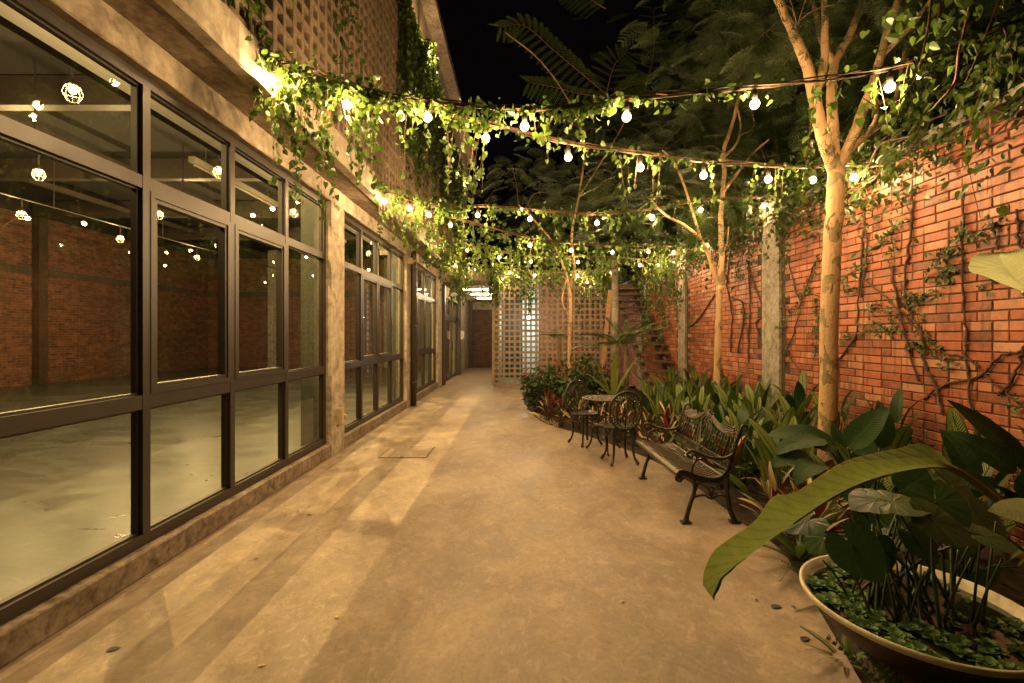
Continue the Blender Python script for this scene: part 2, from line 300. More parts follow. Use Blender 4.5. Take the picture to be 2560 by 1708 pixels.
# ---------------------------------------------------------------- mesh builder
class MB:
    def __init__(s): s.v, s.f, s.k, s.var, s.uv, s.n = [], [], [], [], [], 0
    def add(s, V, F, var=0.5, uv=None):
        V = np.asarray(V, dtype=np.float64).reshape(-1, 3); m = len(V)
        by = {}
        for f in F: by.setdefault(len(f), []).append(f)
        for k, L in by.items(): s.f.append(np.asarray(L, dtype=np.int64) + s.n)
        s.v.append(V); s.var.append(np.full(m, var) if np.isscalar(var) else np.asarray(var))
        s.uv.append(np.full((m, 2), 0.25) if uv is None else np.asarray(uv, dtype=np.float64)); s.n += m
    def scatter(s, T, R, pos, scale, var):
        """copies of a template (V, F, uv): R (N,3,3) columns = x,y,z axes"""
        V, F, uv = T; V = np.asarray(V); N = len(pos); m = len(V)
        if N == 0: return
        sc = np.asarray(scale).reshape(-1, 1, 1) if np.ndim(scale) < 2 else np.asarray(scale)[:, None, :]
        W_ = np.einsum('nij,nmj->nmi', R, V[None] * sc) + np.asarray(pos)[:, None, :]
        by = {}
        for f in F: by.setdefault(len(f), []).append(f)
        off = (np.arange(N) * m)[:, None, None]
        for k, L in by.items(): s.f.append((np.asarray(L)[None] + off).reshape(-1, k) + s.n)
        s.v.append(W_.reshape(-1, 3)); s.var.append(np.repeat(np.asarray(var), m)); s.uv.append(np.tile(np.asarray(uv), (N, 1))); s.n += N * m
    def box(s, x0, x1, y0, y1, z0, z1, var=0.5):
        V = [(x, y, z) for x in (x0, x1) for y in (y0, y1) for z in (z0, z1)]
        s.add(V, [(0, 1, 3, 2), (4, 6, 7, 5), (0, 4, 5, 1), (2, 3, 7, 6), (0, 2, 6, 4), (1, 5, 7, 3)], var)
    def obox(s, c, ax, ay, az, hx, hy, hz):
        c, ax, ay, az = map(Vector, (c, ax, ay, az)); V = [c + ax * (i * hx) + ay * (j * hy) + az * (k * hz) for i in (-1, 1) for j in (-1, 1) for k in (-1, 1)]
        s.add([tuple(v) for v in V], [(0, 1, 3, 2), (4, 6, 7, 5), (0, 4, 5, 1), (2, 3, 7, 6), (0, 2, 6, 4), (1, 5, 7, 3)])
    def tube(s, pts, r, n=6, cap=True, var=0.5, flat=None):
        pts = [Vector(p) for p in pts]; N = len(pts)
        if np.isscalar(r): r = [r] * N
        up = None; V = []
        for i, p in enumerate(pts):
            d = (pts[min(i + 1, N - 1)] - pts[max(i - 1, 0)])
            d = d.normalized() if d.length > 1e-9 else Vector((0, 0, 1))
            if up is None: up = d.orthogonal().normalized()
            up = (up - d * up.dot(d)); up = up.normalized() if up.length > 1e-6 else d.orthogonal().normalized()
            sd = d.cross(up)
            for j in range(n):
                a = 2 * math.pi * j / n; V.append(p + (up * math.cos(a) + sd * math.sin(a)) * r[i])
        F = [(i * n + j, i * n + (j + 1) % n, (i + 1) * n + (j + 1) % n, (i + 1) * n + j) for i in range(N - 1) for j in range(n)]
        if cap: F += [tuple(range(n - 1, -1, -1)), tuple((N - 1) * n + j for j in range(n))]
        s.add([tuple(v) for v in V], F, var)
    def ring(s, c, ax, ay, ra, rb, r, n=6, seg=28, a0=0, a1=2 * math.pi):
        c, ax, ay = Vector(c), Vector(ax), Vector(ay)
        full = abs(a1 - a0 - 2 * math.pi) < 1e-6
        s.tube([c + ax * (ra * math.cos(a0 + (a1 - a0) * i / seg)) + ay * (rb * math.sin(a0 + (a1 - a0) * i / seg)) for i in range(seg + 1)], r, n, not full)
    def lathe(s, prof, seg=24, c=(0, 0, 0), close=False):
        V = []; n = len(prof)
        for (r, z) in prof:
            for j in range(seg):
                a = 2 * math.pi * j / seg; V.append((c[0] + r * math.cos(a), c[1] + r * math.sin(a), c[2] + z))
        F = [(i * seg + j, i * seg + (j + 1) % seg, (i + 1) * seg + (j + 1) % seg, (i + 1) * seg + j) for i in range(n - 1) for j in range(seg)]
        if prof[0][0] > 1e-6 and close: F.append(tuple(range(seg - 1, -1, -1)))
        if prof[-1][0] > 1e-6 and close: F.append(tuple((n - 1) * seg + j for j in range(seg)))
        s.add(V, F)
    def build(s, name, mat, parent=None, smooth=False, label=None):
        me = bpy.data.meshes.new(name)
        V = np.concatenate(s.v); me.vertices.add(len(V)); me.vertices.foreach_set('co', V.ravel())
        loops = np.concatenate([f.ravel() for f in s.f]); tot = np.concatenate([np.full(len(f), f.shape[1]) for f in s.f])
        me.loops.add(len(loops)); me.loops.foreach_set('vertex_index', loops.astype(np.int32))
        me.polygons.add(len(tot)); st = np.concatenate([[0], np.cumsum(tot)[:-1]])
        me.polygons.foreach_set('loop_start', st.astype(np.int32))
        me.polygons.foreach_set('use_smooth', np.full(len(tot), bool(smooth)))
        me.update(calc_edges=True); me.validate()
        at = me.attributes.new('var', 'FLOAT', 'POINT'); at.data.foreach_set('value', np.concatenate(s.var).astype(np.float32))
        ul = me.uv_layers.new(name='UVMap'); uv = np.concatenate(s.uv)
        if len(me.loops) == len(loops): ul.data.foreach_set('uv', uv[loops].astype(np.float32).ravel())
        me.materials.append(mat)
        o = bpy.data.objects.new(name, me); C.objects.link(o)
        if parent: 
            o.parent = parent; o.matrix_parent_inverse = PM(parent).inverted()
        if label: o['label'] = label
        return o
def PM(o):
    m = o.matrix_basis.copy()
    if o.parent: m = PM(o.parent) @ o.matrix_parent_inverse @ m
    return m
def tag(o, label=None, cat=None, group=None, kind=None):
    if label: o['label'] = label
    if cat: o['category'] = cat
    if group: o['group'] = group
    if kind: o['kind'] = kind
    return o
def empty(name, loc, label, cat, group=None):
    o = bpy.data.objects.new(name, None); C.objects.link(o); o.location = loc; o.empty_display_size = 0.2
    return tag(o, label, cat, group)
def spline(pts, k=6):                  # Catmull-Rom through the points
    p = [Vector(q) for q in pts]; p = [p[0] * 2 - p[1]] + p + [p[-1] * 2 - p[-2]]; out = []
    for i in range(1, len(p) - 2):
        for j in range(k):
            t = j / k; a, b, c, d = p[i - 1], p[i], p[i + 1], p[i + 2]
            out.append(0.5 * ((2 * b) + (c - a) * t + (2 * a - 5 * b + 4 * c - d) * t * t + (3 * b - a - 3 * c + d) * t ** 3))
    return out + [p[-2]]
def lerpr(r0, r1, n, e=1.0): return [r0 + (r1 - r0) * (i / (n - 1)) ** e for i in range(n)]
def frames(d, nrm):
    """rotation matrices with y = d and z close to nrm"""
    d = d / np.linalg.norm(d, axis=1, keepdims=True); x = np.cross(d, nrm); l = np.linalg.norm(x, axis=1, keepdims=True)
    bad = (l < 1e-5).ravel(); x[bad] = np.cross(d[bad], np.array([0.3, 0.9, 0.2])); x /= np.linalg.norm(x, axis=1, keepdims=True)
    return np.stack([x, d, np.cross(x, d)], axis=2)
def leaf_template(prof, fold=0.25, droop=0.15, notch=0.0):
    """prof: list of (t, half-width) along a unit leaf; midrib + two halves"""
    V, uv = [], []
    for t, w in prof:
        z = -droop * t * t; yb = t - (notch if t < 0.02 else 0)
        V += [(-w, yb if w else t, z + fold * w), (0, t, z), (w, yb if w else t, z + fold * w)]
        uv += [(0.0, t), (0.5, t), (1.0, t)]
    F = []
    for i in range(len(prof) - 1):
        a, b = 3 * i, 3 * i + 3; F += [(a, a + 1, b + 1, b), (a + 1, a + 2, b + 2, b + 1)]
    return V, F, uv
HEART = leaf_template([(0.0, 0.22), (0.18, 0.42), (0.45, 0.38), (0.75, 0.20), (1.0, 0.01)], 0.25, 0.12, 0.10)
OVAL = leaf_template([(0.0, 0.03), (0.25, 0.22), (0.55, 0.24), (0.85, 0.11), (1.0, 0.01)], 0.3, 0.2)
def frond_template(pairs, ll, lw, droop=0.25, ang=0.9, sub=0):
    V, F, uv = [], [], []
    def q(p, d, s, L, w):
        b = len(V)
        for k, (t, ww) in enumerate(((0, 0.15), (0.4, 1.0), (1.0, 0.12))):
            c = p + d * (L * t) - np.array([0, 0, L * 0.12 * t * t])
            V.append(c - s * w * ww); V.append(c + s * w * ww); uv.extend([(0.2, t), (0.8, t)])
        F.extend([(b, b + 1, b + 3, b + 2), (b + 2, b + 3, b + 5, b + 4)])
    for i in range(pairs):
        t = 0.10 + 0.88 * i / (pairs - 1); p = np.array([0, t, -droop * t * t]); taper = math.sin(math.pi * (0.12 + 0.80 * t)) ** 0.7
        for sg in (-1, 1):
            d = np.array([sg * math.sin(ang), math.cos(ang), -0.12]); s_ = np.array([-sg * math.cos(ang), math.sin(ang), 0])
            if not sub: q(p, d, s_, ll * taper, lw)
            else:
                L = ll * taper
                for k in range(sub):
                    tt = 0.12 + 0.86 * k / (sub - 1); pp = p + d * (L * tt) - np.array([0, 0, 0.05 * tt * tt])
                    for s2 in (-1, 1):
                        dd = d * 0.35 + s_ * s2 * 0.93; q(pp, dd, d * 0.9 - s_ * s2 * 0.3, lw * (1.15 - 0.5 * tt), lw * 0.27)
    b = len(V)
    for t in (0, 0.5, 1.0):
        V += [np.array([-0.006, t, -droop * t * t]), np.array([0.006, t, -droop * t * t])]; uv += [(0.5, t), (0.5, t)]
    F += [(b, b + 1, b + 3, b + 2), (b + 2, b + 3, b + 5, b + 4)]
    return np.array(V), F, uv
FEATHER = frond_template(12, 0.26, 0.018, 0.28)
BIPIN = frond_template(8, 0.40, 0.054, 0.25, 1.0, 6)
FERNT = frond_template(20, 0.13, 0.022, 0.45, 1.2)
def blade(mb, p, d, up, L, Wd, bend=0.8, fold=0.2, nseg=8, wave=0.0, var=0.5, shape=0.5, twist=0.0):
    """one large leaf as a curved, folded strip; returns its tip"""
    p, d, up = Vector(p), Vector(d).normalized(), Vector(up); side = d.cross(up)
    side = side.normalized() if side.length > 1e-5 else d.orthogonal().normalized()
    V, F, uv = [], [], []; st = L / nseg
    for i in range(nseg + 1):
        t = i / nseg; w = Wd * 0.5 * (math.sin(math.pi * min(1, 0.03 + t ** (shape * 1.3) * 0.97)) ** 0.72); nz = side.cross(d)
        for j, a in enumerate((-1, -0.5, 0, 0.5, 1)):
            wv = wave * Wd * math.sin(t * 19 + a * 2 + var * 30) * abs(a)
            V.append(tuple(p + side * (w * a * (1 - 0.12 * abs(a))) + nz * (fold * w * abs(a) + wv))); uv.append((0.5 + a * 0.5, t))
        if i < nseg:
            q = Matrix.Rotation(-bend / nseg * (0.4 + 1.2 * t), 3, side); d = (q @ d).normalized()
            if twist: side = (Matrix.Rotation(twist / nseg, 3, d) @ side).normalized()
            p = p + d * st
    for i in range(nseg):
        for j in range(4): a = i * 5 + j; F.append((a, a + 1, a + 6, a + 5))
    mb.add(V, F, var, uv); return p
# ================================================================ SETTING
def structure(name, mb, mat): return tag(mb.build(name, mat), kind='structure')
EDGE = [(3.9, 13.5), (0.30, 13.5), (0.12, 11.5), (0.10, 10.3), (0.154, 9.7), (0.24, 8.8), (0.38, 8.0), (0.58, 7.5), (0.90, 7.0), (1.26, 6.3), (1.56, 5.6),
        (1.70, 5.0), (1.77, 4.3), (1.79, 3.6), (1.83, 3.2), (1.70, 2.7), (1.57, 2.26), (1.46, 1.9), (1.36, 1.5), (1.30, 0.8), (1.30, -3.5)]
EDGE = [EDGE[0]] + [(p.x, p.y) for p in spline([(a, b, 0) for a, b in EDGE[1:]], 4)]
def floor_slab():
    mb = MB(); out = EDGE + [(-2.6, -3.5), (-2.6, 13.5)]
    n = len(out); V = [(x, y, 0.0) for x, y in out] + [(x, y, -0.07) for x, y in out]
    mb.add(V, [tuple(range(n))[::-1]] + [(i, (i + 1) % n, n + (i + 1) % n, n + i) for i in range(n)])
    return structure('courtyard_floor', mb, MT['floor'])
floor_slab()
mb = MB(); mb.add([(-60, -40, -0.09), (60, -40, -0.09), (60, 90, -0.09), (-60, 90, -0.09)], [(0, 1, 2, 3)]); structure('ground', mb, MT['soil'])
def bed():
    mb = MB(); nx, ny = 34, 90; V, F = [], []
    for j in range(ny + 1):
        for i in range(nx + 1):
            x = 0.0 + 3.6 * i / nx; y = -1.0 + 14.4 * j / ny
            V.append((x, y, -0.045 + 0.035 * math.sin(x * 5.1 + y * 2.3) * math.sin(y * 3.7 - x) + random.uniform(-0.012, 0.012) - 0.03 * (x < 1.0)))
    for j in range(ny):
        for i in range(nx): a = j * (nx + 1) + i; F.append((a, a + 1, a + nx + 2, a + nx + 1))
    mb.add(V, F); structure('planting_soil', mb, MT['soil'])
bed()
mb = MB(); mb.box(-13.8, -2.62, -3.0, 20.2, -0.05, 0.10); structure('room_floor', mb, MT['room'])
mb = MB(); mb.box(-2.6, -0.62, 13.52, 21.7, -0.06, -0.012); mb.box(-0.62, 4.6, 13.52, 16.5, -0.06, -0.014); structure('passage_floor', mb, MT['passage'])

# ---------------------------------------------------------------- the concrete building on the left
BLD = empty('concrete_building', (-2.33, 5.8, 0), 'long concrete building with bronze framed windows and a perforated block screen above', 'building')
def part(name, mb, mat, parent=BLD, **k): return mb.build(name, MT[mat] if isinstance(mat, str) else mat, parent, **k)
WIN = [(2.02, [2.93, 3.81, 4.70], 5.65), (6.07, [6.94, 7.74, 8.59], 9.43), (9.86, [10.7, 11.55, 12.4], 13.1)]
def jitter_box(mb, x0, x1, y0, y1, z0, z1, step=0.12, amp=0.004):
    """a cast slab: its faces are divided and its arrises wander a few millimetres"""
    n = max(1, int((y1 - y0) / step)); V, F = [], []
    for i in range(n + 1):
        y = y0 + (y1 - y0) * i / n
        e = lambda: random.uniform(-amp, amp)
        c = 0.008
        V += [(x0, y, z0), (x1 - c + e(), y, z0 + e()), (x1 + e(), y, z0 + c + e()), (x1 + e(), y, z1 - c + e()), (x1 - c + e(), y, z1 + e()), (x0, y, z1)]
    for i in range(n):
        for j in range(6): a = i * 6; F.append((a + j, a + 6 + j, a + 6 + (j + 1) % 6, a + (j + 1) % 6))
    F += [(0, 1, 2, 3, 4, 5), tuple(n * 6 + j for j in range(5, -1, -1))]
    mb.add(V, F)
mb = MB()
for y0, y1 in ((-1.9, 2.02), (5.65, 6.07), (9.43, 9.86), (13.1, 13.72)): mb.box(-2.50, -2.33, y0, y1, 0, 3.17)
jitter_box(mb, -2.50, -2.33, -1.9, 13.72, 3.17, 3.38)
mb.box(-2.68, -2.35, 13.72, 21.6, 2.72, 3.38); mb.box(-2.68, -2.35, 17.55, 21.6, 0, 2.72)
part('wall', mb, 'wall')
for y0, y1 in ((1.6, 2.0), (5.67, 6.05), (9.45, 9.84), (13.12, 13.7)): mb = MB(); mb.box(-2.72, -2.50, y0, y1, 0.1, 5.25); part('pillar_inner_side', mb, 'pillar_shade')  # pillar sides facing the room, their shade painted in as dark grey
mb = MB()
for y0, m, y1 in WIN: jitter_box(mb, -2.60, -2.33, y0, y1, 0, 0.155, 0.11, 0.0025)
part('curb', mb, 'curb')
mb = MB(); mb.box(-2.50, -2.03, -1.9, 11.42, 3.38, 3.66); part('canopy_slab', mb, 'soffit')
mb = MB(); jitter_box(mb, -2.03, -1.92, -1.9, 11.45, 3.365, 3.67, 0.1, 0.005); part('fascia', mb, 'wall')
# perforated block screen over the canopy: two-by-two holed blocks, 0.32 m
def lattice(mb, u0, u1, w0, w1, at, face, mod=0.32, thick=0.10, ha=0.036, hb=0.024):
    """bars between holes; face 'x' = plane at x, face 'y' = plane at y"""
    def bar(a0, a1, b0, b1, proud):
        d0, d1 = at - thick + proud, at + proud
        if face == 'x': mb.box(d0, d1, a0, a1, b0, b1)
        else: mb.box(a0, a1, at - proud, at + thick - proud, b0, b1)
    k = 0; u = u0
    while u < u1 - 0.01:
        bar(u - ha, u + ha, w0, w1, 0.0); 
        if u + mod / 2 < u1: bar(u + mod / 2 - hb, u + mod / 2 + hb, w0, w1, -0.006)
        u += mod
    bar(u1 - ha, u1 + ha, w0, w1, 0.0)
    w = w0
    while w < w1 - 0.01:
        bar(u0, u1, w - ha, w + ha, -0.003)
        if w + mod / 2 < w1: bar(u0, u1, w + mod / 2 - hb, w + mod / 2 + hb, -0.009)
        w += mod
    bar(u0, u1, w1 - ha, w1 + ha, -0.003)
mb = MB(); lattice(mb, -1.8, 16.8, 3.71, 7.23, -1.95, 'x', ha=0.030, hb=0.022); part('breeze_block_screen', mb, 'block')
mb = MB(); mb.box(-3.6, -3.5, -1.9, 17.0, 3.66, 8.0); mb.box(-3.5, -2.0, 16.9, 17.0, 3.66, 8.0); mb.box(-3.5, -2.06, -2.0, -1.9, 3.4, 8.0); part('upper_wall', mb, 'dark')  # dark backing stands in for the unlit space behind the screen
mb = MB(); jitter_box(mb, -2.10, -1.90, -1.9, 17.0, 7.27, 7.95, 0.3, 0.006); part('roof_beam', mb, 'wall')
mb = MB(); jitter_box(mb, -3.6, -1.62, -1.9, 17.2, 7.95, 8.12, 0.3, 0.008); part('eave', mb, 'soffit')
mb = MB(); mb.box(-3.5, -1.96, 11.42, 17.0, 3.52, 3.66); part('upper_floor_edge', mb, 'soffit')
# room behind the glass
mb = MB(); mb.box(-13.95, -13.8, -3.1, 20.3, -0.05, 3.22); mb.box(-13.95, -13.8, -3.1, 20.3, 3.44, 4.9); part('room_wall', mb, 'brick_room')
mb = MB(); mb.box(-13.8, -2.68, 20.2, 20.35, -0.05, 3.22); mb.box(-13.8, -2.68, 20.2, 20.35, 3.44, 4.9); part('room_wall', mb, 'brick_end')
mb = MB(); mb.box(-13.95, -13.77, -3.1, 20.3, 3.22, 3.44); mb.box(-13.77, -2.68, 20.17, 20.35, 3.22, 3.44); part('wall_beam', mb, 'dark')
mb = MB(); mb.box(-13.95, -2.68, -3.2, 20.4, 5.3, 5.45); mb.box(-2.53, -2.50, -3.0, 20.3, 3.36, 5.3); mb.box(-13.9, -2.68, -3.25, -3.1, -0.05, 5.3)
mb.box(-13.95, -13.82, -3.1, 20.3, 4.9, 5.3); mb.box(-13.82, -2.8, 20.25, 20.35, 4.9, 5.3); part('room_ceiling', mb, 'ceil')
mb = MB()
for y in (0.5, 3.6, 6.7, 9.8, 12.9, 16.0): mb.box(-13.7, -2.82, y - 0.09, y + 0.09, 4.85, 5.28)
for x in (-5.4, -8.2, -11.0): mb.box(x - 0.05, x + 0.05, -3.0, 20.1, 4.93, 5.05)
part('ceiling_beam', mb, 'steel')
mb = MB()
for y in (5.2, 9.1, 13.0, 16.9):
    mb = MB(); mb.box(-13.78, -13.58, y - 0.12, y + 0.12, 0.1, 5.2); part('room_column', mb, 'steel')
for x in (-5.6, -10.65): mb = MB(); mb.box(x - 0.26, x + 0.26, 19.75, 20.19, 0.1, 5.2); part('room_column', mb, 'pillar')
mb = MB(); mb.box(-12.6, -12.4, 19.95, 20.16, 0.1, 5.2); part('room_column', mb, 'steel')
def rail(mb, y0, y1, z0, z1, x0=-2.47, x1=-2.40): mb.box(x0, x1, y0, y1, z0, z1)
def window(y0, muls, y1, casements=(1, 2)):
    mb = MB(); b = 0.055
    rail(mb, y0, y1, 0.155, 0.23); rail(mb, y0, y1, 3.10, 3.17); rail(mb, y0, y0 + b, 0.23, 3.10); rail(mb, y1 - b, y1, 0.23, 3.10)
    ys = [y0 + b - 0.03] + muls + [y1 - b + 0.03]
    for m in muls: rail(mb, m - 0.03, m + 0.03, 0.23, 3.10, -2.475, -2.397)
    for i in range(4):
        a, c = ys[i] + 0.03, ys[i + 1] - 0.03
        rail(mb, a, c, 1.03, 1.12, -2.472, -2.399); rail(mb, a, c, 2.44, 2.52, -2.472, -2.399)
        for (z0, z1) in ((0.23, 1.03), (1.12, 2.44), (2.52, 3.10)):              # glazing bead round every pane
            if z0 > 1 and z0 < 2 and i in casements: continue
            for (p, q, r, s_) in ((a, c, z0, z0 + 0.014), (a, c, z1 - 0.014, z1), (a, a + 0.014, z0 + 0.014, z1 - 0.014), (c - 0.014, c, z0 + 0.014, z1 - 0.014)): rail(mb, p, q, r, s_, -2.462, -2.425)
    w = part('window', mb, 'frame')
    g = MB()
    for i in range(4):
        a, c = ys[i] + 0.03, ys[i + 1] - 0.03
        for z0, z1 in ((0.23, 1.03), (1.12, 2.44), (2.52, 3.10)):
            x = -2.440 + random.uniform(-0.002, 0.002)
            g.add([(x, a, z0), (x, c, z0), (x, c, z1), (x, a, z1)], [(0, 1, 2, 3)])
    part('glass', g, 'glass', w)
    for i in casements:
        a, c = ys[i] + 0.03, ys[i + 1] - 0.03; k = MB()
        for d, f, xx in ((0.0, 0.035, -2.393), (0.035, 0.062, -2.402)):
            for (p, q, r, s_) in ((a + d, c - d, 1.12 + d, 1.12 + f), (a + d, c - d, 2.44 - f, 2.44 - d), (a + d, a + f, 1.12 + f, 2.44 - f), (c - f, c - d, 1.12 + f, 2.44 - f)): rail(k, p, q, r, s_, -2.460, xx)
        part('casement', k, 'frame', w)
for y0, m, y1 in WIN: window(y0, m, y1)
# glazed door bay at the far end
mb = MB()
for y in (13.95, 15.15, 16.35, 17.45): mb.box(-2.47, -2.40, y - 0.035, y + 0.035, 0.0, 2.72)
mb.box(-2.48, -2.395, 13.95, 17.45, 2.02, 2.20); mb.box(-2.47, -2.41, 13.95, 17.45, 0.0, 0.06)
dr = part('sliding_door', mb, 'frame')
g = MB()
for a, c in ((13.985, 15.115), (15.185, 16.315), (16.385, 17.415)):
    for z0, z1 in ((0.06, 2.02), (2.20, 2.72)): g.add([(-2.44, a, z0), (-2.44, c, z0), (-2.44, c, z1), (-2.44, a, z1)], [(0, 1, 2, 3)])
part('glass', g, 'glass', dr)
mb = MB(); mb.box(-2.39, -2.36, 16.26, 16.29, 0.95, 1.30); part('handle', mb, 'black', dr)
def post(x, y, w, d, z1): 
    m = MB(); m.box(x - w / 2, x + w / 2, y - d / 2, y + d / 2, 0.0, z1); return m
part('steel_column', post(-2.30, 13.82, 0.12, 0.16, 3.05), 'steel')
part('steel_column', post(-2.29, 17.46, 0.11, 0.16, 3.05), 'steel')
part('steel_column', post(-2.27, 21.3, 0.16, 0.16, 3.05), 'steel')
mb = MB(); mb.tube([(-2.255, 9.72, 0.0), (-2.255, 9.72, 3.22), (-2.255, 9.72, 3.30)], [0.062, 0.062, 0.058], 16, True)
for z in (0.5, 1.7, 2.9): mb.lathe([(0.064, -0.02), (0.07, -0.02), (0.07, 0.02), (0.064, 0.02)], 16, (-2.255, 9.72, z))
part('downpipe', mb, 'steel', smooth=True)
mb = MB(); mb.box(-2.33, -2.275, 5.80, 5.90, 0.36, 0.57); mb.box(-2.275, -2.262, 5.812, 5.888, 0.375, 0.555); mb.tube([(-2.29, 5.905, 0.47), (-2.265, 5.93, 0.46), (-2.27, 5.935, 0.42)], 0.02, 8)
part('socket_box', mb, 'beige')
mb = MB(); mb.box(-2.33, -2.24, 9.50, 9.60, 3.0, 3.12); mb.tube([(-2.24, 9.55, 3.05), (-2.18, 9.55, 3.07)], 0.03, 10); part('wall_lamp_housing', mb, 'beige')
mb = MB(); mb.box(-2.235, -2.19, 17.40, 17.52, 1.36, 1.68); mb.tube([(-2.17, 17.46, 1.38), (-2.14, 17.46, 1.45), (-2.14, 17.46, 1.6), (-2.17, 17.46, 1.66)], 0.03, 8); part('intercom', mb, 'white', smooth=False)
# passage at the end of the facade
mb = MB(); mb.box(-2.68, -0.62, 13.55, 21.7, 3.10, 3.16)
for i in range(28): mb.box(-2.35, -0.74, 13.7 + i * 0.28, 13.76 + i * 0.28, 3.075, 3.10)
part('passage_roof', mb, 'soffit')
mb = MB(); mb.box(-2.68, -0.62, 13.55, 13.68, 3.16, 3.50); part('passage_beam', mb, 'wall')
mb = MB(); mb.box(-2.35, -0.74, 21.4, 21.55, 2.72, 3.07); part('passage_beam', mb, 'wall')
mb = MB(); mb.box(-2.68, -0.60, 21.55, 21.75, -0.05, 3.07); part('passage_end_wall', mb, 'brick_end')
mb = MB(); mb.box(-0.74, -0.62, 13.72, 21.55, -0.05, 3.07); part('passage_side_wall', mb, 'wall')

for i, (y, x, lab) in enumerate(((14.9, -1.3, 'nearest lit tube lamp under the passage roof'), (16.6, -1.25, 'second lit tube lamp under the passage roof'), (18.6, -1.2, 'farthest and shortest looking tube lamp under the passage roof'))):
    t = empty('tube_lamp', (x, y, 3.05), lab, 'tube lamp', 'tube lamps in the passage')
    m = MB(); m.box(x - 0.55, x + 0.55, y - 0.04, y + 0.04, 3.03, 3.07); part('housing', m, 'white', t)
    m = MB(); m.tube([(x - 0.52, y, 3.005), (x + 0.52, y, 3.005)], 0.016, 10); part('tube', m, 'tube', t)

# ---------------------------------------------------------------- the brick wall on the right
WX = 3.44
WALL = empty('brick_wall', (WX, 6, 0), 'tall red brick garden wall with concrete pillars along the planting bed', 'wall')
mb = MB(); mb.box(WX + 0.006, WX + 0.23, -1.0, 16.45, -0.1, 3.12); part('mortar', mb, 'mortar', WALL)
COLS = [(2.6, 3.02), (5.98, 6.40), (9.36, 9.78), (12.74, 13.16)]
def bricks():
    mb = MB(); T = 0.03
    for r in range(42):
        z0 = -0.04 + r * 0.075; y = -0.4 + (r % 2) * 0.1125
        while y < 16.4:
            L = 0.215; 
            if random.random() < 0.12: L = 0.103
            yc = y + L / 2
            if not any(a - 0.1 < yc < b + 0.1 for a, b in COLS[1:]) and z0 < 3.05:
                e = random.uniform(-0.003, 0.004); dz = random.uniform(-0.002, 0.002); x = WX - e; b = 0.004
                V = [(x + T, y, z0), (x + T, y + L, z0), (x + T, y + L, z0 + 0.065), (x + T, y, z0 + 0.065)]
                j = lambda: random.uniform(-0.003, 0.003)
                V += [(x + b, y + j(), z0 + dz), (x + b, y + L + j(), z0 + dz), (x + b, y + L + j(), z0 + 0.065 + dz), (x + b, y + j(), z0 + 0.065 + dz)]
                V += [(x, y + b, z0 + b + dz), (x, y + L - b, z0 + b + dz), (x, y + L - b, z0 + 0.065 - b + dz), (x, y + b, z0 + 0.065 - b + dz)]
                F = [(8, 11, 10, 9)]
                for k in range(4): F += [(4 + k, 8 + k, 8 + (k + 1) % 4, 4 + (k + 1) % 4), (k, 4 + k, 4 + (k + 1) % 4, (k + 1) % 4)]
                mb.add(V, F, random.random())
            y += L + 0.010
    return mb
part('brickwork', bricks(), 'brickgeo', WALL)
for a, b in COLS[1:]:
    m = MB(); jitter_box(m, -0.2, 0.0, a, b, 0, 3.34, 0.06, 0.004)
    m.v = [np.stack([WX - 0.03 - v[:, 0], v[:, 1], v[:, 2] - 0.05], axis=1) for v in m.v]; m.f = [f[:, ::-1] for f in m.f]
    part('concrete_pillar', m, 'pillar', WALL)
m = MB()
for a, b in ((-1.0, 5.96), (6.42, 9.34), (9.80, 12.72), (13.18, 16.4)): jitter_box(m, WX - 0.05, WX + 0.27, a, b, 3.13, 3.20, 0.15, 0.008)
part('coping', m, 'pillar', WALL)

# ---------------------------------------------------------------- breeze block screen, yard and stair at the end
SCR = empty('breeze_screen', (0.95, 13.5, 0), 'perforated breeze block screen across the end of the courtyard', 'screen')
mb = MB(); lattice(mb, -0.77, 2.75, 0.04, 3.24, 13.5, 'y'); part('blocks', mb, 'block', SCR)
mb = MB(); mb.box(-0.81, 2.79, 13.45, 13.62, 3.28, 3.42); part('lintel', mb, 'wall', SCR)
YW = empty('yard_wall', (3, 16.5, 0), 'red brick wall lit from behind the breeze block screen', 'wall')
mb = MB(); mb.box(0.70, 3.43, 16.5, 16.65, -0.1, 3.6); part('brickwork', mb, 'brick_yard', YW)
mb = MB(); mb.box(-0.61, 0.12, 16.46, 16.62, -0.1, 3.6); part('shade_panel', mb, 'black', YW)  # black sheet standing in for the shadow behind the screen's left holes
mb = MB(); mb.box(0.12, 0.70, 16.48, 16.65, -0.1, 3.6); part('plaster_panel', mb, 'tealwall', YW)
mb = MB(); mb.box(-0.62, 3.43, 16.45, 16.7, 3.6, 3.7); part('coping', mb, 'wall', YW)
t = empty('flood_lamp', P(1322, 797, 15.2), 'cool white flood lamp glaring through the breeze block screen', 'lamp'); tl = t.location
m = MB(); m.lathe([(0.0, -0.085), (0.055, -0.065), (0.085, 0.0), (0.055, 0.065), (0.0, 0.085)], 14, tuple(tl)); part('bulb', m, 'cool', t, smooth=True)
m = MB(); m.box(tl.x - 0.05, tl.x + 0.05, tl.y - 0.05, tl.y + 0.05, tl.z + 0.09, tl.z + 0.15); m.tube([tl + Vector((0, 0, .15)), tl + Vector((0, 0, 1.4))], 0.015, 8); m.box(tl.x - 0.03, tl.x + 0.03, tl.y, 16.45, tl.z + 1.4, tl.z + 1.46); part('bracket', m, 'black', t)
def point(name, loc, watts, col, parent, rad=0.03):
    l = bpy.data.lights.new(name, 'POINT'); l.energy = watts; l.color = col; l.shadow_soft_size = rad
    o = bpy.data.objects.new(name, l); C.objects.link(o); o.location = loc
    o.parent = parent; o.matrix_parent_inverse = PM(parent).inverted(); return o
point('flood_light', tl, 55, (0.80, 1.0, 0.92), t, 0.05)

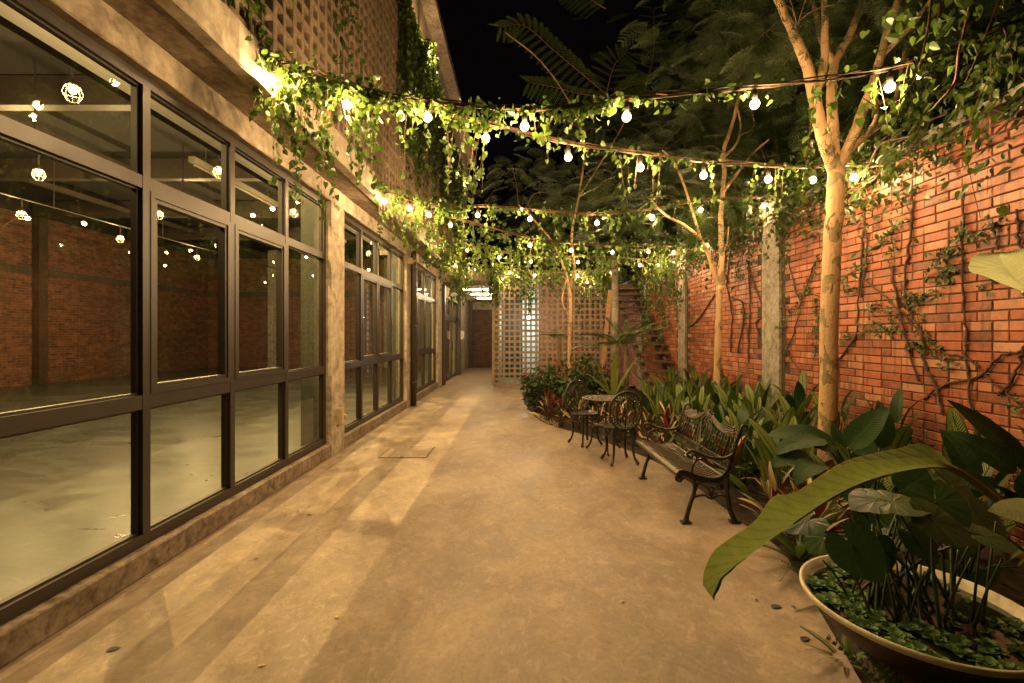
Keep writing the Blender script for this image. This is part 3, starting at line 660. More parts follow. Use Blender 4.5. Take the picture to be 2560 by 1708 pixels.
ST = empty('garden_stair', (3.0, 10, 0), 'open riser timber stair climbing along the brick wall beyond the trees', 'stair')
for i in range(15):
    y = 8.95 + 0.28 * i; z = 0.18 + 0.19 * i; m = MB(); m.box(2.62, 3.36, y - 0.14, y + 0.14, z - 0.045, z); part('tread', m, 'tread', ST)
for x in (2.72, 3.24):
    m = MB(); V = []
    for (y, z) in ((8.8, -0.05), (9.02, -0.05), (13.15, 2.75), (13.15, 2.98), (8.8, 0.03)):
        V += [(x, y, z), (x + 0.05, y, z)]
    n = 5; m.add(V, [tuple(range(0, 10, 2))[::-1], tuple(range(1, 10, 2))] + [(2 * k, 2 * ((k + 1) % n), 2 * ((k + 1) % n) + 1, 2 * k + 1) for k in range(n)]); part('stringer', m, 'tread', ST)
m = MB(); m.box(2.30, 3.36, 13.15, 14.4, 2.86, 2.98); part('landing', m, 'tread', ST)
m = MB(); m.tube([(2.42, 11.5, -0.05), (2.42, 11.5, 3.4)], 0.085, 18); part('post', m, 'pillar', ST, smooth=True)
m = MB(); a, b = G(1488, 880, 0) , P(1526, 726, 11.3); a = Vector((1.93, 11.0, -0.03)); dd = (b - a).normalized(); sd = Vector((0, 1, 0)); m.obox((a + b) / 2, dd, sd, dd.cross(sd), (b - a).length / 2, 0.02, 0.05)
tag(m.build('timber_plank', MT['wood']), 'pale timber plank leaning against the stair post', 'plank')

# manhole cover
mh = empty('manhole_cover', (-1.43, 5.85, 0), 'square concrete inspection cover set in the courtyard floor', 'manhole cover')
m = MB(); A = Vector((-1.725, 5.57, 0)); x0, x1, y0, y1 = -1.73, -1.134, 5.57, 6.13
for (a, b, c, d) in ((x0, x1, y0, y0 + 0.012), (x0, x1, y1 - 0.012, y1), (x0, x0 + 0.010, y0 + 0.012, y1 - 0.012), (x1 - 0.010, x1, y0 + 0.012, y1 - 0.012)): m.box(a, b, c, d, 0.001, 0.0035)
part('frame', m, 'black', mh)
m = MB(); m.box(x0 + 0.012, x1 - 0.012, y0 + 0.014, y1 - 0.014, 0.0008, 0.006); part('lid', m, 'floor', mh)
for q in (y0 + 0.02, y1 - 0.035): m = MB(); m.box(-1.46, -1.43, q, q + 0.015, 0.006, 0.009); part('lifting_hole', m, 'black', mh)
# ================================================================ LAMPS
BULB_PROF = [(0.0, -0.040), (0.016, -0.037), (0.029, -0.027), (0.0365, -0.010), (0.0370, 0.003), (0.033, 0.017), (0.025, 0.027), (0.016, 0.032), (0.014, 0.040)]
bulb_mesh = socket_mesh = None
def lamp_bulb(parent, loc, watts, s=1.0, rad=0.028):
    global bulb_mesh, socket_mesh
    if bulb_mesh is None:
        m = MB(); m.lathe(BULB_PROF, 14); bulb_mesh = m.build('bulb', MT['bulb'], None, smooth=True)
        m = MB(); m.lathe([(0.012, 0.030), (0.020, 0.030), (0.022, 0.080), (0.017, 0.112), (0.008, 0.125), (0.0, 0.125)], 10); socket_mesh = m.build('socket', MT['black'], None, smooth=True)
        b, k = bulb_mesh, socket_mesh
    else:
        b = bulb_mesh.copy(); k = socket_mesh.copy(); C.objects.link(b); C.objects.link(k)
    b.parent = parent; b.matrix_parent_inverse = PM(parent).inverted(); b.location = loc; b.scale = (s, s, s)
    k.parent = b; k.matrix_parent_inverse = Matrix.Identity(4); k.location = (0, 0, 0)
    point('bulb_light', Vector(loc) + Vector((0, 0, -0.008)), watts, WARM, parent, rad)
    return b
rows = [(-4.1, [2.12, 4.18, 6.22, 8.28, 10.34, 12.4]), (-6.65, [4.2, 6.30, 8.4, 10.5, 12.6]), (-9.2, [6.3, 8.42, 10.5, 13.0])]
ordn = ['nearest', 'second', 'third', 'fourth', 'fifth', 'farthest']
m = MB()
for x, ys in rows:
    m.tube([(x, -3, 4.03), (x, 20.1, 4.03)], 0.014, 8)
    for y in np.arange(-2, 20, 2.75): m.tube([(x, y, 4.03), (x, y, 5.28)], 0.009, 6)
part('lamp_conduit', m, 'steel')
cage_me = None
for r, (x, ys) in enumerate(rows):
    for i, y in enumerate(ys):
        p = Vector((x, y, 3.75))
        lab = '%s caged pendant in the row %s, seen through the glass' % (ordn[i] if i < len(ys) - 1 else 'farthest', ('just behind the windows', 'in the middle of the room', 'near the brick back wall')[r])
        t = empty('cage_pendant', p, lab, 'pendant lamp', 'caged pendant lamps in the empty room')
        lamp_bulb(t, p, ROOM_W, 0.82)
        if cage_me is None:
            m = MB()
            for k in range(8):
                a = k * math.pi / 4; m.tube([(q * math.cos(a), q * math.sin(a), z) for q, z in ((0.022, 0.06), (0.055, 0.03), (0.072, -0.03), (0.045, -0.095), (0.02, -0.105))], 0.0013, 4)
            for q, z in ((0.055, 0.03), (0.072, -0.03), (0.045, -0.095)): m.ring((0, 0, z), (1, 0, 0), (0, 1, 0), q, q, 0.0013, 4, 16)
            cage = m.build('cage', MT['black']); cage_me = cage.data
        else: cage = bpy.data.objects.new('cage', cage_me); C.objects.link(cage)
        cage.parent = t
        m = MB(); m.tube([p + Vector((0, 0, 0.12)), p + Vector((0, 0, 0.28))], 0.010, 8); part('stem', m, 'black', t)
for (x, y0, y1, lab) in ((-4.75, 6.6, 8.9, 'long unlit batten lamp on the ceiling just behind the first window'), (-4.75, 10.2, 12.4, 'unlit batten lamp farther down the room ceiling')):
    t = empty('batten_lamp', (x, (y0 + y1) / 2, 4.1), lab, 'batten lamp')
    m = MB(); m.box(x - 0.045, x + 0.045, y0, y1, 4.02, 4.10); part('housing', m, 'lampgrey', t)
    m = MB(); m.tube([(x, y0 + 0.05, 3.995), (x, y1 - 0.05, 3.995)], 0.018, 8); part('tube', m, 'lampgrey', t)
    m = MB()
    for y in (y0 + 0.3, y1 - 0.3): m.tube([(x, y, 4.10), (x, y, 5.28)], 0.006, 5)
    part('hanger', m, 'black', t)

# shaded lamps under the room ceiling, one behind each window; their light falls through the panes on to the courtyard floor
for y, lab in ((3.97, 'shaded ceiling lamp just inside the nearest window'), (7.76, 'shaded ceiling lamp just inside the second window'), (11.55, 'shaded ceiling lamp just inside the farthest window')):
    p = Vector((-3.25, y, 4.70)); t = empty('ceiling_lamp', p, lab, 'ceiling lamp', 'shaded lamps along the window wall')
    lamp_bulb(t, p, 560, 1.2, 0.008); m = MB(); m.lathe([(0.03, 0.16), (0.06, 0.15), (0.20, 0.03), (0.205, 0.0), (0.198, 0.03), (0.055, 0.14), (0.03, 0.145)], 24, tuple(p)); part('shade', m, 'black', t, smooth=True)  # unseen shade, added to keep this lamp's light off the ceiling
    m = MB(); m.tube([p + Vector((0, 0, .14)), p + Vector((0, 0, .60))], 0.012, 8); part('stem', m, 'black', t)

# festoon strings: a sagging cable between two anchors with bulbs hanging from it
BULBS = []
def festoon(A, B, pix, label, extra=(), drop=0.135, watts=BULB_W, s=0.86):
    A, B = Vector(A), Vector(B); pts = []; t = empty('festoon_string', A, label, 'string lights', 'bulb strings across the courtyard')
    for px, py in pix:
        k = (px - CX) / FPX            # where the vertical plane of the string meets this sight line
        den = (B.x - A.x) - k * (B.y - A.y); u = (k * A.y - A.x) / den; y = A.y + u * (B.y - A.y)
        pts.append(P(px, py, y))
    pts += [Vector(e) for e in extra]
    pts.sort(key=lambda p: p.x); BULBS.extend(pts)
    for p in pts: lamp_bulb(t, p, watts, s)
    cab = spline([A] + [p + Vector((0, 0, drop * s)) for p in pts] + [B], 8)
    m = MB(); m.tube(cab, 0.007, 6)
    m.tube([p + Vector((0.01 * math.sin(i), 0.012 * math.cos(i * 1.3), 0.012 + 0.008 * math.sin(i * 0.7))) for i, p in enumerate(cab)], 0.004, 5)
    for p in pts: m.tube([p + Vector((0, 0, 0.122 * s)), p + Vector((0, 0, drop * s))], 0.006, 5)
    part('cable', m, 'black', t)
    return cab
sA = festoon((-1.92, 3.45, 3.60), (3.40, 3.05, 3.62), [(679.8, 198), (868, 262), (1068.7, 293), (1311.6, 316), (1566.5, 292), (1887, 260), (2224.6, 218)], 'nearest string of lit bulbs, wrapped in leafy vine and passing before the trees')
sB = festoon((-1.92, 3.50, 3.57), (3.40, 4.44, 3.12), [(737.5, 204), (1002, 291), (1214.7, 346), (1420.6, 393), (1601, 419), (1759, 438), (1920.6, 448), (2032, 450), (2135, 444)], 'second string of lit bulbs, sloping down to the top of the brick wall')
sC = festoon((-1.92, 6.24, 3.49), (3.40, 6.19, 3.36), [(962, 503), (1024, 521), (1073, 538), (1194, 538), (1325, 547), (1492.5, 558), (1631, 545), (1752, 525), (1910, 515), (1937, 509)], 'string of lit bulbs ending on top of the tall concrete pillar')
sE = festoon((-1.92, 6.30, 3.45), (3.40, 9.57, 3.32), [(1126, 563), (1325, 613), (1428, 626), (1531, 631), (1621, 629.6), (1684, 631)], 'slanting string of lit bulbs that crosses towards the far concrete pillar')
sD = festoon((-1.92, 9.55, 3.47), (3.40, 9.50, 3.28), [(1084.5, 606), (1168, 626), (1248, 643), (1327, 654.5), (1445, 655.5), (1600, 663), (1644, 663)], 'string of lit bulbs hanging low between downpipe and far concrete pillar')
sF = festoon((-1.92, 11.3, 3.52), (2.42, 12.0, 3.4), [(1136, 663), (1189, 674), (1274, 682), (1337, 689), (1443, 689), (1528, 681)], 'farthest string of lit bulbs just before the breeze block screen', watts=22)
sG = festoon((-0.8, 13.3, 3.44), (2.42, 11.6, 3.25), [(1258, 699), (1468, 706), (1478, 670)][:2], 'short string with two lit bulbs against the breeze block screen top', watts=22)
# two flood lamps on the roof beam and one bulb on the wall behind the middle tree
for (px, py, z, lab) in ((1067, 125, 8.6, 'lit lamp high on the roof beam above hanging vines'), (1168, 455, 15.2, 'lit lamp at the far end of the roof beam, against black sky')):
    p = P(px, py, z); p.x = -1.80 + 0.08; p = Vector(p); t = empty('roof_lamp', p, lab, 'lamp', 'lamps on the roof beam')
    lamp_bulb(t, p, 60, 1.3); m = MB(); m.box(-1.90, p.x + 0.03, p.y - 0.03, p.y + 0.03, p.z + 0.155, p.z + 0.19); part('bracket', m, 'black', t)
p = Vector((3.30, 8.16, 0)); p.z = H + (839 - 613) * 8.16 / FPX; p.x = (1764 - CX) * 8.16 / FPX
t = empty('wall_lamp', p, 'single lit bulb on the wall top behind the forked tree', 'lamp'); lamp_bulb(t, p, BULB_W); m = MB(); m.tube([p + Vector((0, 0, .12)), p + Vector((0.02, 0, .22)), (WX + 0.02, 8.16, p.z + 0.16)], 0.008, 6); part('bracket', m, 'black', t)

# ================================================================ FURNITURE
def bench():
    near = Vector((1.330, 3.635, 0)); far = Vector((1.293, 4.768, 0)); u = (far - near).normalized(); v = Vector((u.y, -u.x, 0)); Z = Vector((0, 0, 1)); L = (far - near).length
    t = empty('garden_bench', near, 'dark green cast iron garden bench with openwork back', 'bench')
    X = lambda a, b, h: near + u * a + v * b + Z * h
    prof = lambda pts, a, k=6: spline([X(a, b, h) for b, h in pts], k)
    for a in (0.0, L):
        m = MB(); e = -1 if a == 0 else 1
        rail = [(-0.052, 0.355), (-0.070, 0.385), (-0.045, 0.405), (0.0, 0.40), (0.085, 0.365), (0.20, 0.34), (0.29, 0.358), (0.348, 0.434), (0.397, 0.60), (0.445, 0.74)]
        for w in (-0.017, 0.017): 
            c = prof(rail, a); 
            for k, pt in enumerate(c): pass
            m.tube([p + v * (w * 0.35) + Z * w for p in c], 0.0075, 6)
        n_ = prof(rail, a, 5)
        for p in n_[6::2]: m.ring(p + u * (0.004 * e), v, Z, 0.0095, 0.0095, 0.0035, 4, 10)
        for i in range(len(n_) - 1):   # thin web between the two beads
            q, r = n_[i], n_[i + 1]; mid = (q + r) / 2; d = (r - q).normalized(); m.obox(mid, d, u, d.cross(u), (r - q).length / 2, 0.004, 0.016)
        m.tube(prof([(0.445, 0.74), (0.462, 0.775), (0.495, 0.775), (0.50, 0.745), (0.478, 0.738)], a), 0.010, 6)
        m.tube(prof([(-0.07, 0.385), (-0.075, 0.350), (-0.045, 0.338), (-0.030, 0.358)], a), 0.012, 6)
        part('end_frame', m, 'iron', t, smooth=True)
        m = MB(); m.tube(prof([(0.06, 0.365), (0.072, 0.30), (0.068, 0.245), (0.035, 0.15), (0.008, 0.05), (0.0, 0.012)], a), [0.018] * 6 + [0.0165] * 12 + [0.018] * 6 + [0.02, 0.021, 0.022, 0.023, 0.024, 0.026, 0.026], 8)
        m.obox(X(a, 0, 0.009), v, u, Z, 0.038, 0.028, 0.009); part('leg', m, 'iron', t, smooth=False)
        m = MB(); c = prof([(0.338, 0.40), (0.334, 0.25), (0.352, 0.13), (0.385, 0.04), (0.397, 0.012)], a); m.tube(c, lerpr(0.0175, 0.025, len(c), 2), 8)
        m.obox(X(a, 0.40, 0.009), v, u, Z, 0.04, 0.028, 0.009); part('leg', m, 'iron', t, smooth=False)
        m = MB(); m.tube(prof([(0.052, 0.20), (0.10, 0.218), (0.15, 0.222), (0.207, 0.195), (0.265, 0.222), (0.335, 0.208)], a), 0.009, 6)
        for sg in (-1, 1):
            m.tube(prof([(0.207, 0.195), (0.207 + sg * 0.012, 0.25), (0.207 + sg * 0.04, 0.285), (0.207 + sg * 0.09, 0.315), (0.207 + sg * 0.125, 0.295), (0.207 + sg * 0.115, 0.275)], a), 0.006, 6)
            m.ring(X(a, 0.207 + sg * 0.03, 0.226), v, Z, 0.014, 0.014, 0.004, 4, 12)
        m.ring(X(a, 0.207, 0.265), v, Z, 0.018, 0.022, 0.006, 5, 12); part('stretcher', m, 'iron', t, smooth=True)
        m = MB(); arm = prof([(0.400, 0.60), (0.378, 0.545), (0.309, 0.517), (0.212, 0.522), (0.134, 0.545), (0.056, 0.578), (0.020, 0.568), (0.018, 0.535), (0.048, 0.528), (0.056, 0.548)], a)
        m.tube(arm, lerpr(0.016, 0.008, len(arm)), 8)
        m.tube(prof([(0.05, 0.385), (0.056, 0.454), (0.090, 0.503), (0.150, 0.515), (0.165, 0.498)], a), 0.009, 6)
        m.tube(prof([(0.080, 0.49), (0.09, 0.53), (0.07, 0.555)], a), 0.007, 6)
        part('armrest', m, 'iron', t, smooth=True)
    # seat: a cast sheet with staggered slots
    m = MB(); nu, nv = 112, 20; V, F = [], []
    sp = spline([(0, b, h) for b, h in ((-0.062, 0.37), (-0.066, 0.395), (-0.035, 0.408), (0.03, 0.395), (0.11, 0.37), (0.20, 0.352), (0.29, 0.362), (0.315, 0.372))], 8)
    ss = [sp[int(round(i * (len(sp) - 1) / nv))] for i in range(nv + 1)]
    for j, q in enumerate(ss):
        for i in range(nu + 1): V.append(X(0.005 + (L - 0.01) * i / nu, q.y, q.z))
    for j in range(nv):
        for i in range(nu):
            hole = 5 <= j <= 17 and 2 < i < nu - 3 and (i + (2 if j % 2 else 0)) % 4 in (0, 1) and j % 1 == 0
            if 5 <= j <= 17 and (j % 2 == 0): hole = hole and True
            if not hole: a = j * (nu + 1) + i; F.append((a, a + 1, a + nu + 2, a + nu + 1))
    m.add([tuple(x) for x in V], F); o = part('seat', m, 'worn', t); md = o.modifiers.new('thickness', 'SOLIDIFY'); md.thickness = 0.008
    # openwork back, in the leaning plane between (0.345,0.43) and (0.455,0.78)
    def Bk(a, w):                      # a along, w = 0..1 up the back
        return X(a, 0.345 + 0.105 * w, 0.43 + 0.33 * w)
    nrm = (Bk(0, 1) - Bk(0, 0)).cross(u).normalized(); up = (Bk(0, 1) - Bk(0, 0)).normalized()
    m = MB()
    for w, r in ((-0.04, 0.010), (0.16, 0.008)): m.tube([Bk(0.0, w), Bk(L, w)], r, 8)
    k = 34
    for i in range(k): m.ring(Bk(0.03 + (L - 0.06) * i / (k - 1), 0.06), u, up, 0.014, 0.024, 0.0042, 5, 12)
    part('back_rail', m, 'iron', t, smooth=True)
    mid = L / 2
    def toph(a):                       # lower edge of the shell fans
        s = abs(a - mid) / mid; return 0.80 + 0.10 * (s ** 3) - 0.06 * math.sin(s * math.pi) + (0.16 * (1 - s / 0.22) if s < 0.22 else 0)
    for i in range(22):
        a = 0.035 + (L - 0.07) * i / 21
        if abs(a - mid) < 0.125: continue
        m = MB(); hh = toph(a); m.tube([Bk(a, 0.16), Bk(a, hh)], 0.0052, 6)
        for q in range(1, 5):
            w = 0.16 + (hh - 0.16) * q / 5; m.lathe([(0.004, -0.010), (0.011, 0), (0.004, 0.010)], 8, tuple(Bk(a, w)))
        if i % 2 == 0 and i < 21:
            for w in (0.36, 0.52): m.tube(spline([Bk(a, w), Bk(a + L * 0.024, w + 0.05), Bk(a + L * 0.048, w)], 3), 0.0045, 5)
        part('baluster', m, 'iron', t, smooth=True)
    m = MB()
    for sg in (-1, 1):                 # two shell fans of long curved ribs
        for r in range(8):
            o_ = r / 7.0
            p0 = (mid + sg * 0.085, 0.98 - 0.03 * o_ + 0.06); p1 = (mid + sg * (0.14 + 0.03 * o_), 0.84 - 0.0 * o_ + 0.14 * (1 - o_)); p2 = (mid + sg * (0.24 + 0.13 * o_), 0.74 + 0.16 * (1 - o_)); p3 = (mid + sg * (0.30 + 0.235 * o_), 0.80 + 0.20 * (1 - o_) ** 0.8 + 0.08 * o_)
            m.tube(spline([Bk(*p0) + nrm * 0.008, Bk(*p1) + nrm * 0.010, Bk(*p2) + nrm * 0.006, Bk(*p3) - nrm * 0.004], 6), 0.0062, 6)
    part('shell_crest', m, 'worn', t, smooth=True)
    m = MB()
    for (ra, rb, ww, r) in ((0.115, 0.165, 0.56, 0.009), (0.085, 0.13, 0.55, 0.006), (0.04, 0.085, 0.50, 0.006)): m.ring(Bk(mid, ww), u, up, ra, rb, r, 6, 30)
    for sg in (-1, 1):
        m.tube(spline([Bk(mid, 0.12), Bk(mid + sg * 0.05, 0.40), Bk(mid + sg * 0.10, 0.75), Bk(mid + sg * 0.065, 0.98), Bk(mid + sg * 0.02, 0.95), Bk(mid + sg * 0.035, 0.84)], 6), 0.009, 6)
        m.tube(spline([Bk(mid, 0.86), Bk(mid + sg * 0.045, 0.80), Bk(mid + sg * 0.06, 0.88), Bk(mid + sg * 0.04, 0.90)], 5), 0.007, 6)
    for k in range(-3, 4): m.tube(spline([Bk(mid + k * 0.012, 0.92), Bk(mid + k * 0.020, 1.06), Bk(mid + k * 0.030, 1.15 - abs(k) * 0.02)], 4), 0.007, 6)
    part('medallion', m, 'iron', t, smooth=True)
bench()

def bistro_chair(c, face, label):
    c = Vector((c[0], c[1], 0)); f = Vector((face[0], face[1], 0)).normalized(); s = Vector((f.y, -f.x, 0)); Z = Vector((0, 0, 1))
    t = empty('bistro_chair', c, label, 'chair', 'cast iron bistro chairs'); X = lambda a, b, h: c + s * a + f * b + Z * h
    m = MB(); R = 0.185; m.lathe([(0, 0.428), (0.150, 0.428), (0.165, 0.436), (0.19, 0.438), (0.197, 0.43), (0.192, 0.418), (0.0, 0.416)], 32, tuple(c)); part('seat', m, 'iron', t, smooth=True)
    m = MB()
    m.ring(X(0, 0, 0.322), s, f, R * 0.93, R * 0.93, 0.006, 5, 32)
    for k in range(16):
        a = 2 * math.pi * (k + 0.5) / 16; p = X(0.178 * math.cos(a), 0.178 * math.sin(a), 0.37); tn = (s * -math.sin(a) + f * math.cos(a))
        m.ring(p, tn, Z, 0.033, 0.044, 0.0055, 5, 14); m.ring(p, tn, Z, 0.014, 0.018, 0.004, 4, 10)
        for q in range(4): b = q * math.pi / 2 + 0.6; m.tube([p + tn * (0.014 * math.cos(b)) + Z * (0.018 * math.sin(b)), p + tn * (0.032 * math.cos(b)) + Z * (0.042 * math.sin(b))], 0.003, 4)
    part('apron', m, 'iron', t, smooth=True)
    for a, b in ((1, 1), (-1, 1), (1, -1), (-1, -1)):
        m = MB(); d = (s * a + f * b).normalized(); q = [c + d * r + Z * h for r, h in ((0.175, 0.415), (0.185, 0.36), (0.172, 0.27), (0.165, 0.18), (0.182, 0.09), (0.215, 0.035), (0.232, 0.022))]
        k = spline(q, 4); m.tube(k, [0.023, 0.022, 0.021, 0.020] + lerpr(0.020, 0.0125, 13) + [0.014, 0.016, 0.018, 0.018, 0.017, 0.016, 0.014, 0.012][:len(k) - 17], 8)
        m.lathe([(0, -0.02), (0.016, -0.014), (0.02, 0), (0.014, 0.014), (0, 0.018)], 8, tuple(c + d * 0.226 + Z * 0.022)); part('leg', m, 'iron', t, smooth=True)
    # oval openwork back
    def Bp(a, h): return X(a, -0.165 - 0.11 * (h - 0.42) , h)
    m = MB(); cz, ra, rb = 0.635, 0.195, 0.225; ang0, ang1 = math.radians(-62), math.radians(242)
    def arc(ra, rb, k=40): return [Bp(ra * math.cos(ang0 + (ang1 - ang0) * i / k), cz + rb * math.sin(ang0 + (ang1 - ang0) * i / k)) for i in range(k + 1)]
    m.tube(arc(ra, rb), 0.0125, 8); m.tube(arc(ra * 0.60, rb * 0.66), 0.006, 6); m.tube(arc(ra * 0.54, rb * 0.60), 0.0045, 6)
    m.tube([Bp(-0.095, 0.436), Bp(0, 0.44), Bp(0.095, 0.436)], 0.009, 6); part('back_frame', m, 'iron', t, smooth=True)
    m = MB(); up = (Bp(0, 1) - Bp(0, 0)).normalized()
    for i in range(30):
        a = ang0 + (ang1 - ang0) * (i + 0.5) / 30
        for rr, q in ((0.87, 0.019), (0.72, 0.015)):
            m.ring(Bp(ra * rr * math.cos(a), cz + rb * rr * math.sin(a)), s, up, q, q, 0.0042, 4, 10)
        m.tube([Bp(ra * 0.80 * math.cos(a + .05), cz + rb * 0.80 * math.sin(a + .05)), Bp(ra * 0.97 * math.cos(a + .05), cz + rb * 0.97 * math.sin(a + .05))], 0.0035, 4)
    part('lace_band', m, 'iron', t, smooth=True)
    m = MB(); m.tube([Bp(0, 0.44), Bp(0, 0.74)], 0.007, 6)
    for sg in (-1, 1):
        for h0, h1, w in ((0.47, 0.60, 0.075), (0.50, 0.68, 0.085), (0.55, 0.73, 0.06), (0.60, 0.76, 0.035)):
            m.tube(spline([Bp(0, h0), Bp(sg * w * 0.45, h0 + (h1 - h0) * 0.35), Bp(sg * w * 0.9, h1 - 0.03), Bp(sg * w, h1), Bp(sg * w * 0.75, h1 + 0.012)], 4), 0.0055, 5)
            m.lathe([(0, -0.014), (0.011, 0), (0, 0.014)], 8, tuple(Bp(sg * w * 0.9, h1)))
        m.tube(spline([Bp(sg * 0.02, 0.445), Bp(sg * 0.07, 0.47), Bp(sg * 0.10, 0.53), Bp(sg * 0.08, 0.55)], 4), 0.006, 5)
    part('leaf_motif', m, 'iron', t, smooth=True)
bistro_chair((1.19, 5.40), (-0.18, 1.0), 'cast iron chair nearest the bench, seen from behind')
bistro_chair((0.91, 6.30), (0.45, -0.85), 'cast iron chair beyond the round table, facing the camera')
def table():
    c = Vector((1.115, 5.93, 0)); t = empty('round_table', c, 'small round iron table with openwork top between two chairs', 'table'); Z = Vector((0, 0, 1)); x, y = Vector((1, 0, 0)), Vector((0, 1, 0))
    m = MB(); h = 0.685
    m.lathe([(0.262, h - 0.012), (0.285, h - 0.012), (0.292, h - 0.004), (0.288, h + 0.006), (0.265, h + 0.006), (0.262, h - 0.012)], 48, tuple(c))
    for r in (0.06, 0.13, 0.20): m.ring(c + Z * h, x, y, r, r, 0.006, 5, 36)
    for r, n, q in ((0.032, 6, 0.018), (0.095, 14, 0.024), (0.165, 22, 0.026), (0.232, 30, 0.026)):
        for k in range(n):
            a = 2 * math.pi * k / n; m.ring(c + Z * h + x * (r * math.cos(a)) + y * (r * math.sin(a)), x, y, q, q, 0.0062, 5, 10)
    part('tabletop', m, 'worn', t, smooth=True)
    m = MB(); m.lathe([(0.075, 0.335), (0.13, 0.335), (0.135, 0.342), (0.13, 0.349), (0.075, 0.349), (0.075, 0.335)], 28, tuple(c))
    for k in range(10): a = k * math.pi / 5; m.ring(c + Z * 0.342 + x * 0.05 * math.cos(a) + y * 0.05 * math.sin(a), x, y, 0.022, 0.022, 0.005, 4, 10)
    part('shelf', m, 'worn', t, smooth=True)
    for k in range(3):
        a = 2 * math.pi * k / 3 + 0.5; d = x * math.cos(a) + y * math.sin(a); m = MB(); q = spline([c + d * r + Z * z for r, z in ((0.17, h - 0.02), (0.10, 0.60), (0.085, 0.45), (0.10, 0.33), (0.17, 0.27), (0.18, 0.16), (0.21, 0.06), (0.25, 0.018))], 4); m.tube(q, 0.0125, 7)
        m.lathe([(0, -0.018), (0.015, -0.012), (0.019, 0), (0.012, 0.012), (0, 0.016)], 8, tuple(c + d * 0.25 + Z * 0.018)); part('leg', m, 'iron', t, smooth=True)
table()
# ================================================================ VINES ON THE STRINGS
def unit(a): return a / np.linalg.norm(a, axis=1, keepdims=True)
def hang_leaves(mb, pts, size, spread, n, hang=0.8, tmpl=HEART, vr=(0, 1)):
    """n leaves scattered round sampled points, tips hanging down"""
    pts = np.array([tuple(p) for p in pts]); idx = rng.integers(0, len(pts), n)
    pos = pts[idx] + rng.normal(0, 1, (n, 3)) * np.array(spread)
    d = unit(rng.normal(0, 1, (n, 3)) * np.array([1, 1, 0.6]) * (1.15 - hang) + np.array([0, 0, -hang]))
    nr = rng.normal(0, 1, (n, 3)) * np.array([1, 1, 0.5]) + np.array([0, -0.25, 0.25])
    var = rng.uniform(vr[0], vr[1], n) ** 1.2
    if BULBS:                          # no leaf grows against a hot lamp
        bb = np.array([tuple(p) for p in BULBS]); ok = (np.linalg.norm(pos[:, None, :] - bb[None], axis=2).min(axis=1) > np.where(pos[:, 1] > 6.0, 0.14, 0.085)); pos, d, nr, var = pos[ok], d[ok], nr[ok], var[ok]; n = len(pos)
        if n == 0: return
    s = size * (0.35 + 1.0 * rng.uniform(0, 1, n) ** 0.8)
    mb.scatter(tmpl, frames(d, nr), pos, s, var)
def at(curve, t):
    f = t * (len(curve) - 1); i = min(int(f), len(curve) - 2); return curve[i].lerp(curve[i + 1], f - i)
def strand(st, lf, p, L, size, every=0.045, sway=0.05, drift=(0, 0, 0), tmpl=HEART, r=0.0022, vr=(0, 1)):
    q = [Vector(p)]; d = Vector((random.uniform(-.35, .35), random.uniform(-.35, .35), -1)) + Vector(drift); n = max(3, int(L / 0.07)); w = Vector((0, 0, 0))
    for i in range(n):
        w = w * 0.7 + Vector((random.gauss(0, sway), random.gauss(0, sway), 0)) * 0.6
        q.append(q[-1] + (d.normalized() + w) * (L / n)); d = d * 0.8 + Vector((0, 0, -0.25))
    q = spline(q, 2); st.tube(q, lerpr(r, r * 0.5, len(q)), 4)
    k = int(L / every); k = max(k, 2)
    hang_leaves(lf, [at(q, (i + 0.6) / k) for i in range(k)], size, (0.014, 0.014, 0.012), int(k * 1.4), 0.75, tmpl, vr)
def garland(curve, label, dens, strands, size=0.055, thick=0.018):
    t = empty('string_vine', curve[0], label, 'vine', 'vines grown along the bulb strings'); st, lf = MB(), MB()
    for k in range(5):                 # twisted woody runners along the cable
        a0 = random.uniform(0, 6.3); t0, t1 = random.uniform(0, 0.06), random.choice((0.7, 0.9, 1.0)); m = 60
        pts = [at(curve, t0 + (t1 - t0) * i / m) for i in range(m + 1)]
        st.tube([p + Vector((0, math.cos(a0 + i * 0.5) * 0.018 + random.uniform(-.004, .004), math.sin(a0 + i * 0.5 + k) * 0.018 + 0.012 + random.uniform(-.004, .004))) for i, p in enumerate(pts)], 0.005 if k < 3 else 0.003, 5)
    for t0, t1, n, sx, sz, dz in dens:
        pts = [at(curve, t0 + (t1 - t0) * i / 80) + Vector((0, 0, dz)) for i in range(81)]
        hang_leaves(lf, pts, size, (0.02, sx, sz), n, 0.55)
    for t0, t1, n, l0, l1 in strands:
        for i in range(n):
            tt = random.uniform(t0, t1); strand(st, lf, at(curve, tt) + Vector((random.uniform(-.04, .04), random.uniform(-.08, .08), 0)), random.uniform(l0, l1), size * 0.92)
    part('stem', st, 'woody', t); part('foliage', lf, 'vine', t)
garland(sA, 'thick leafy vine along the nearest bulb string, trailing below the canopy slab', [(0.0, 0.10, 80, 0.04, 0.05, 0.03), (0.06, 0.30, 380, 0.06, 0.055, 0.0), (0.25, 0.62, 300, 0.035, 0.035, -0.015), (0.55, 0.75, 70, 0.02, 0.03, -0.03), (0.7, 1.0, 36, 0.025, 0.05, -0.04), (0.35, 0.62, 120, 0.02, 0.05, -0.06)],
        [(0.02, 0.12, 5, 0.2, 0.5), (0.11, 0.30, 30, 0.25, 0.75), (0.14, 0.24, 9, 0.7, 1.1), (0.25, 0.42, 10, 0.15, 0.4), (0.40, 0.62, 8, 0.08, 0.25), (0.44, 0.46, 1, 0.9, 0.9), (0.8, 0.98, 8, 0.3, 0.9)], 0.050)
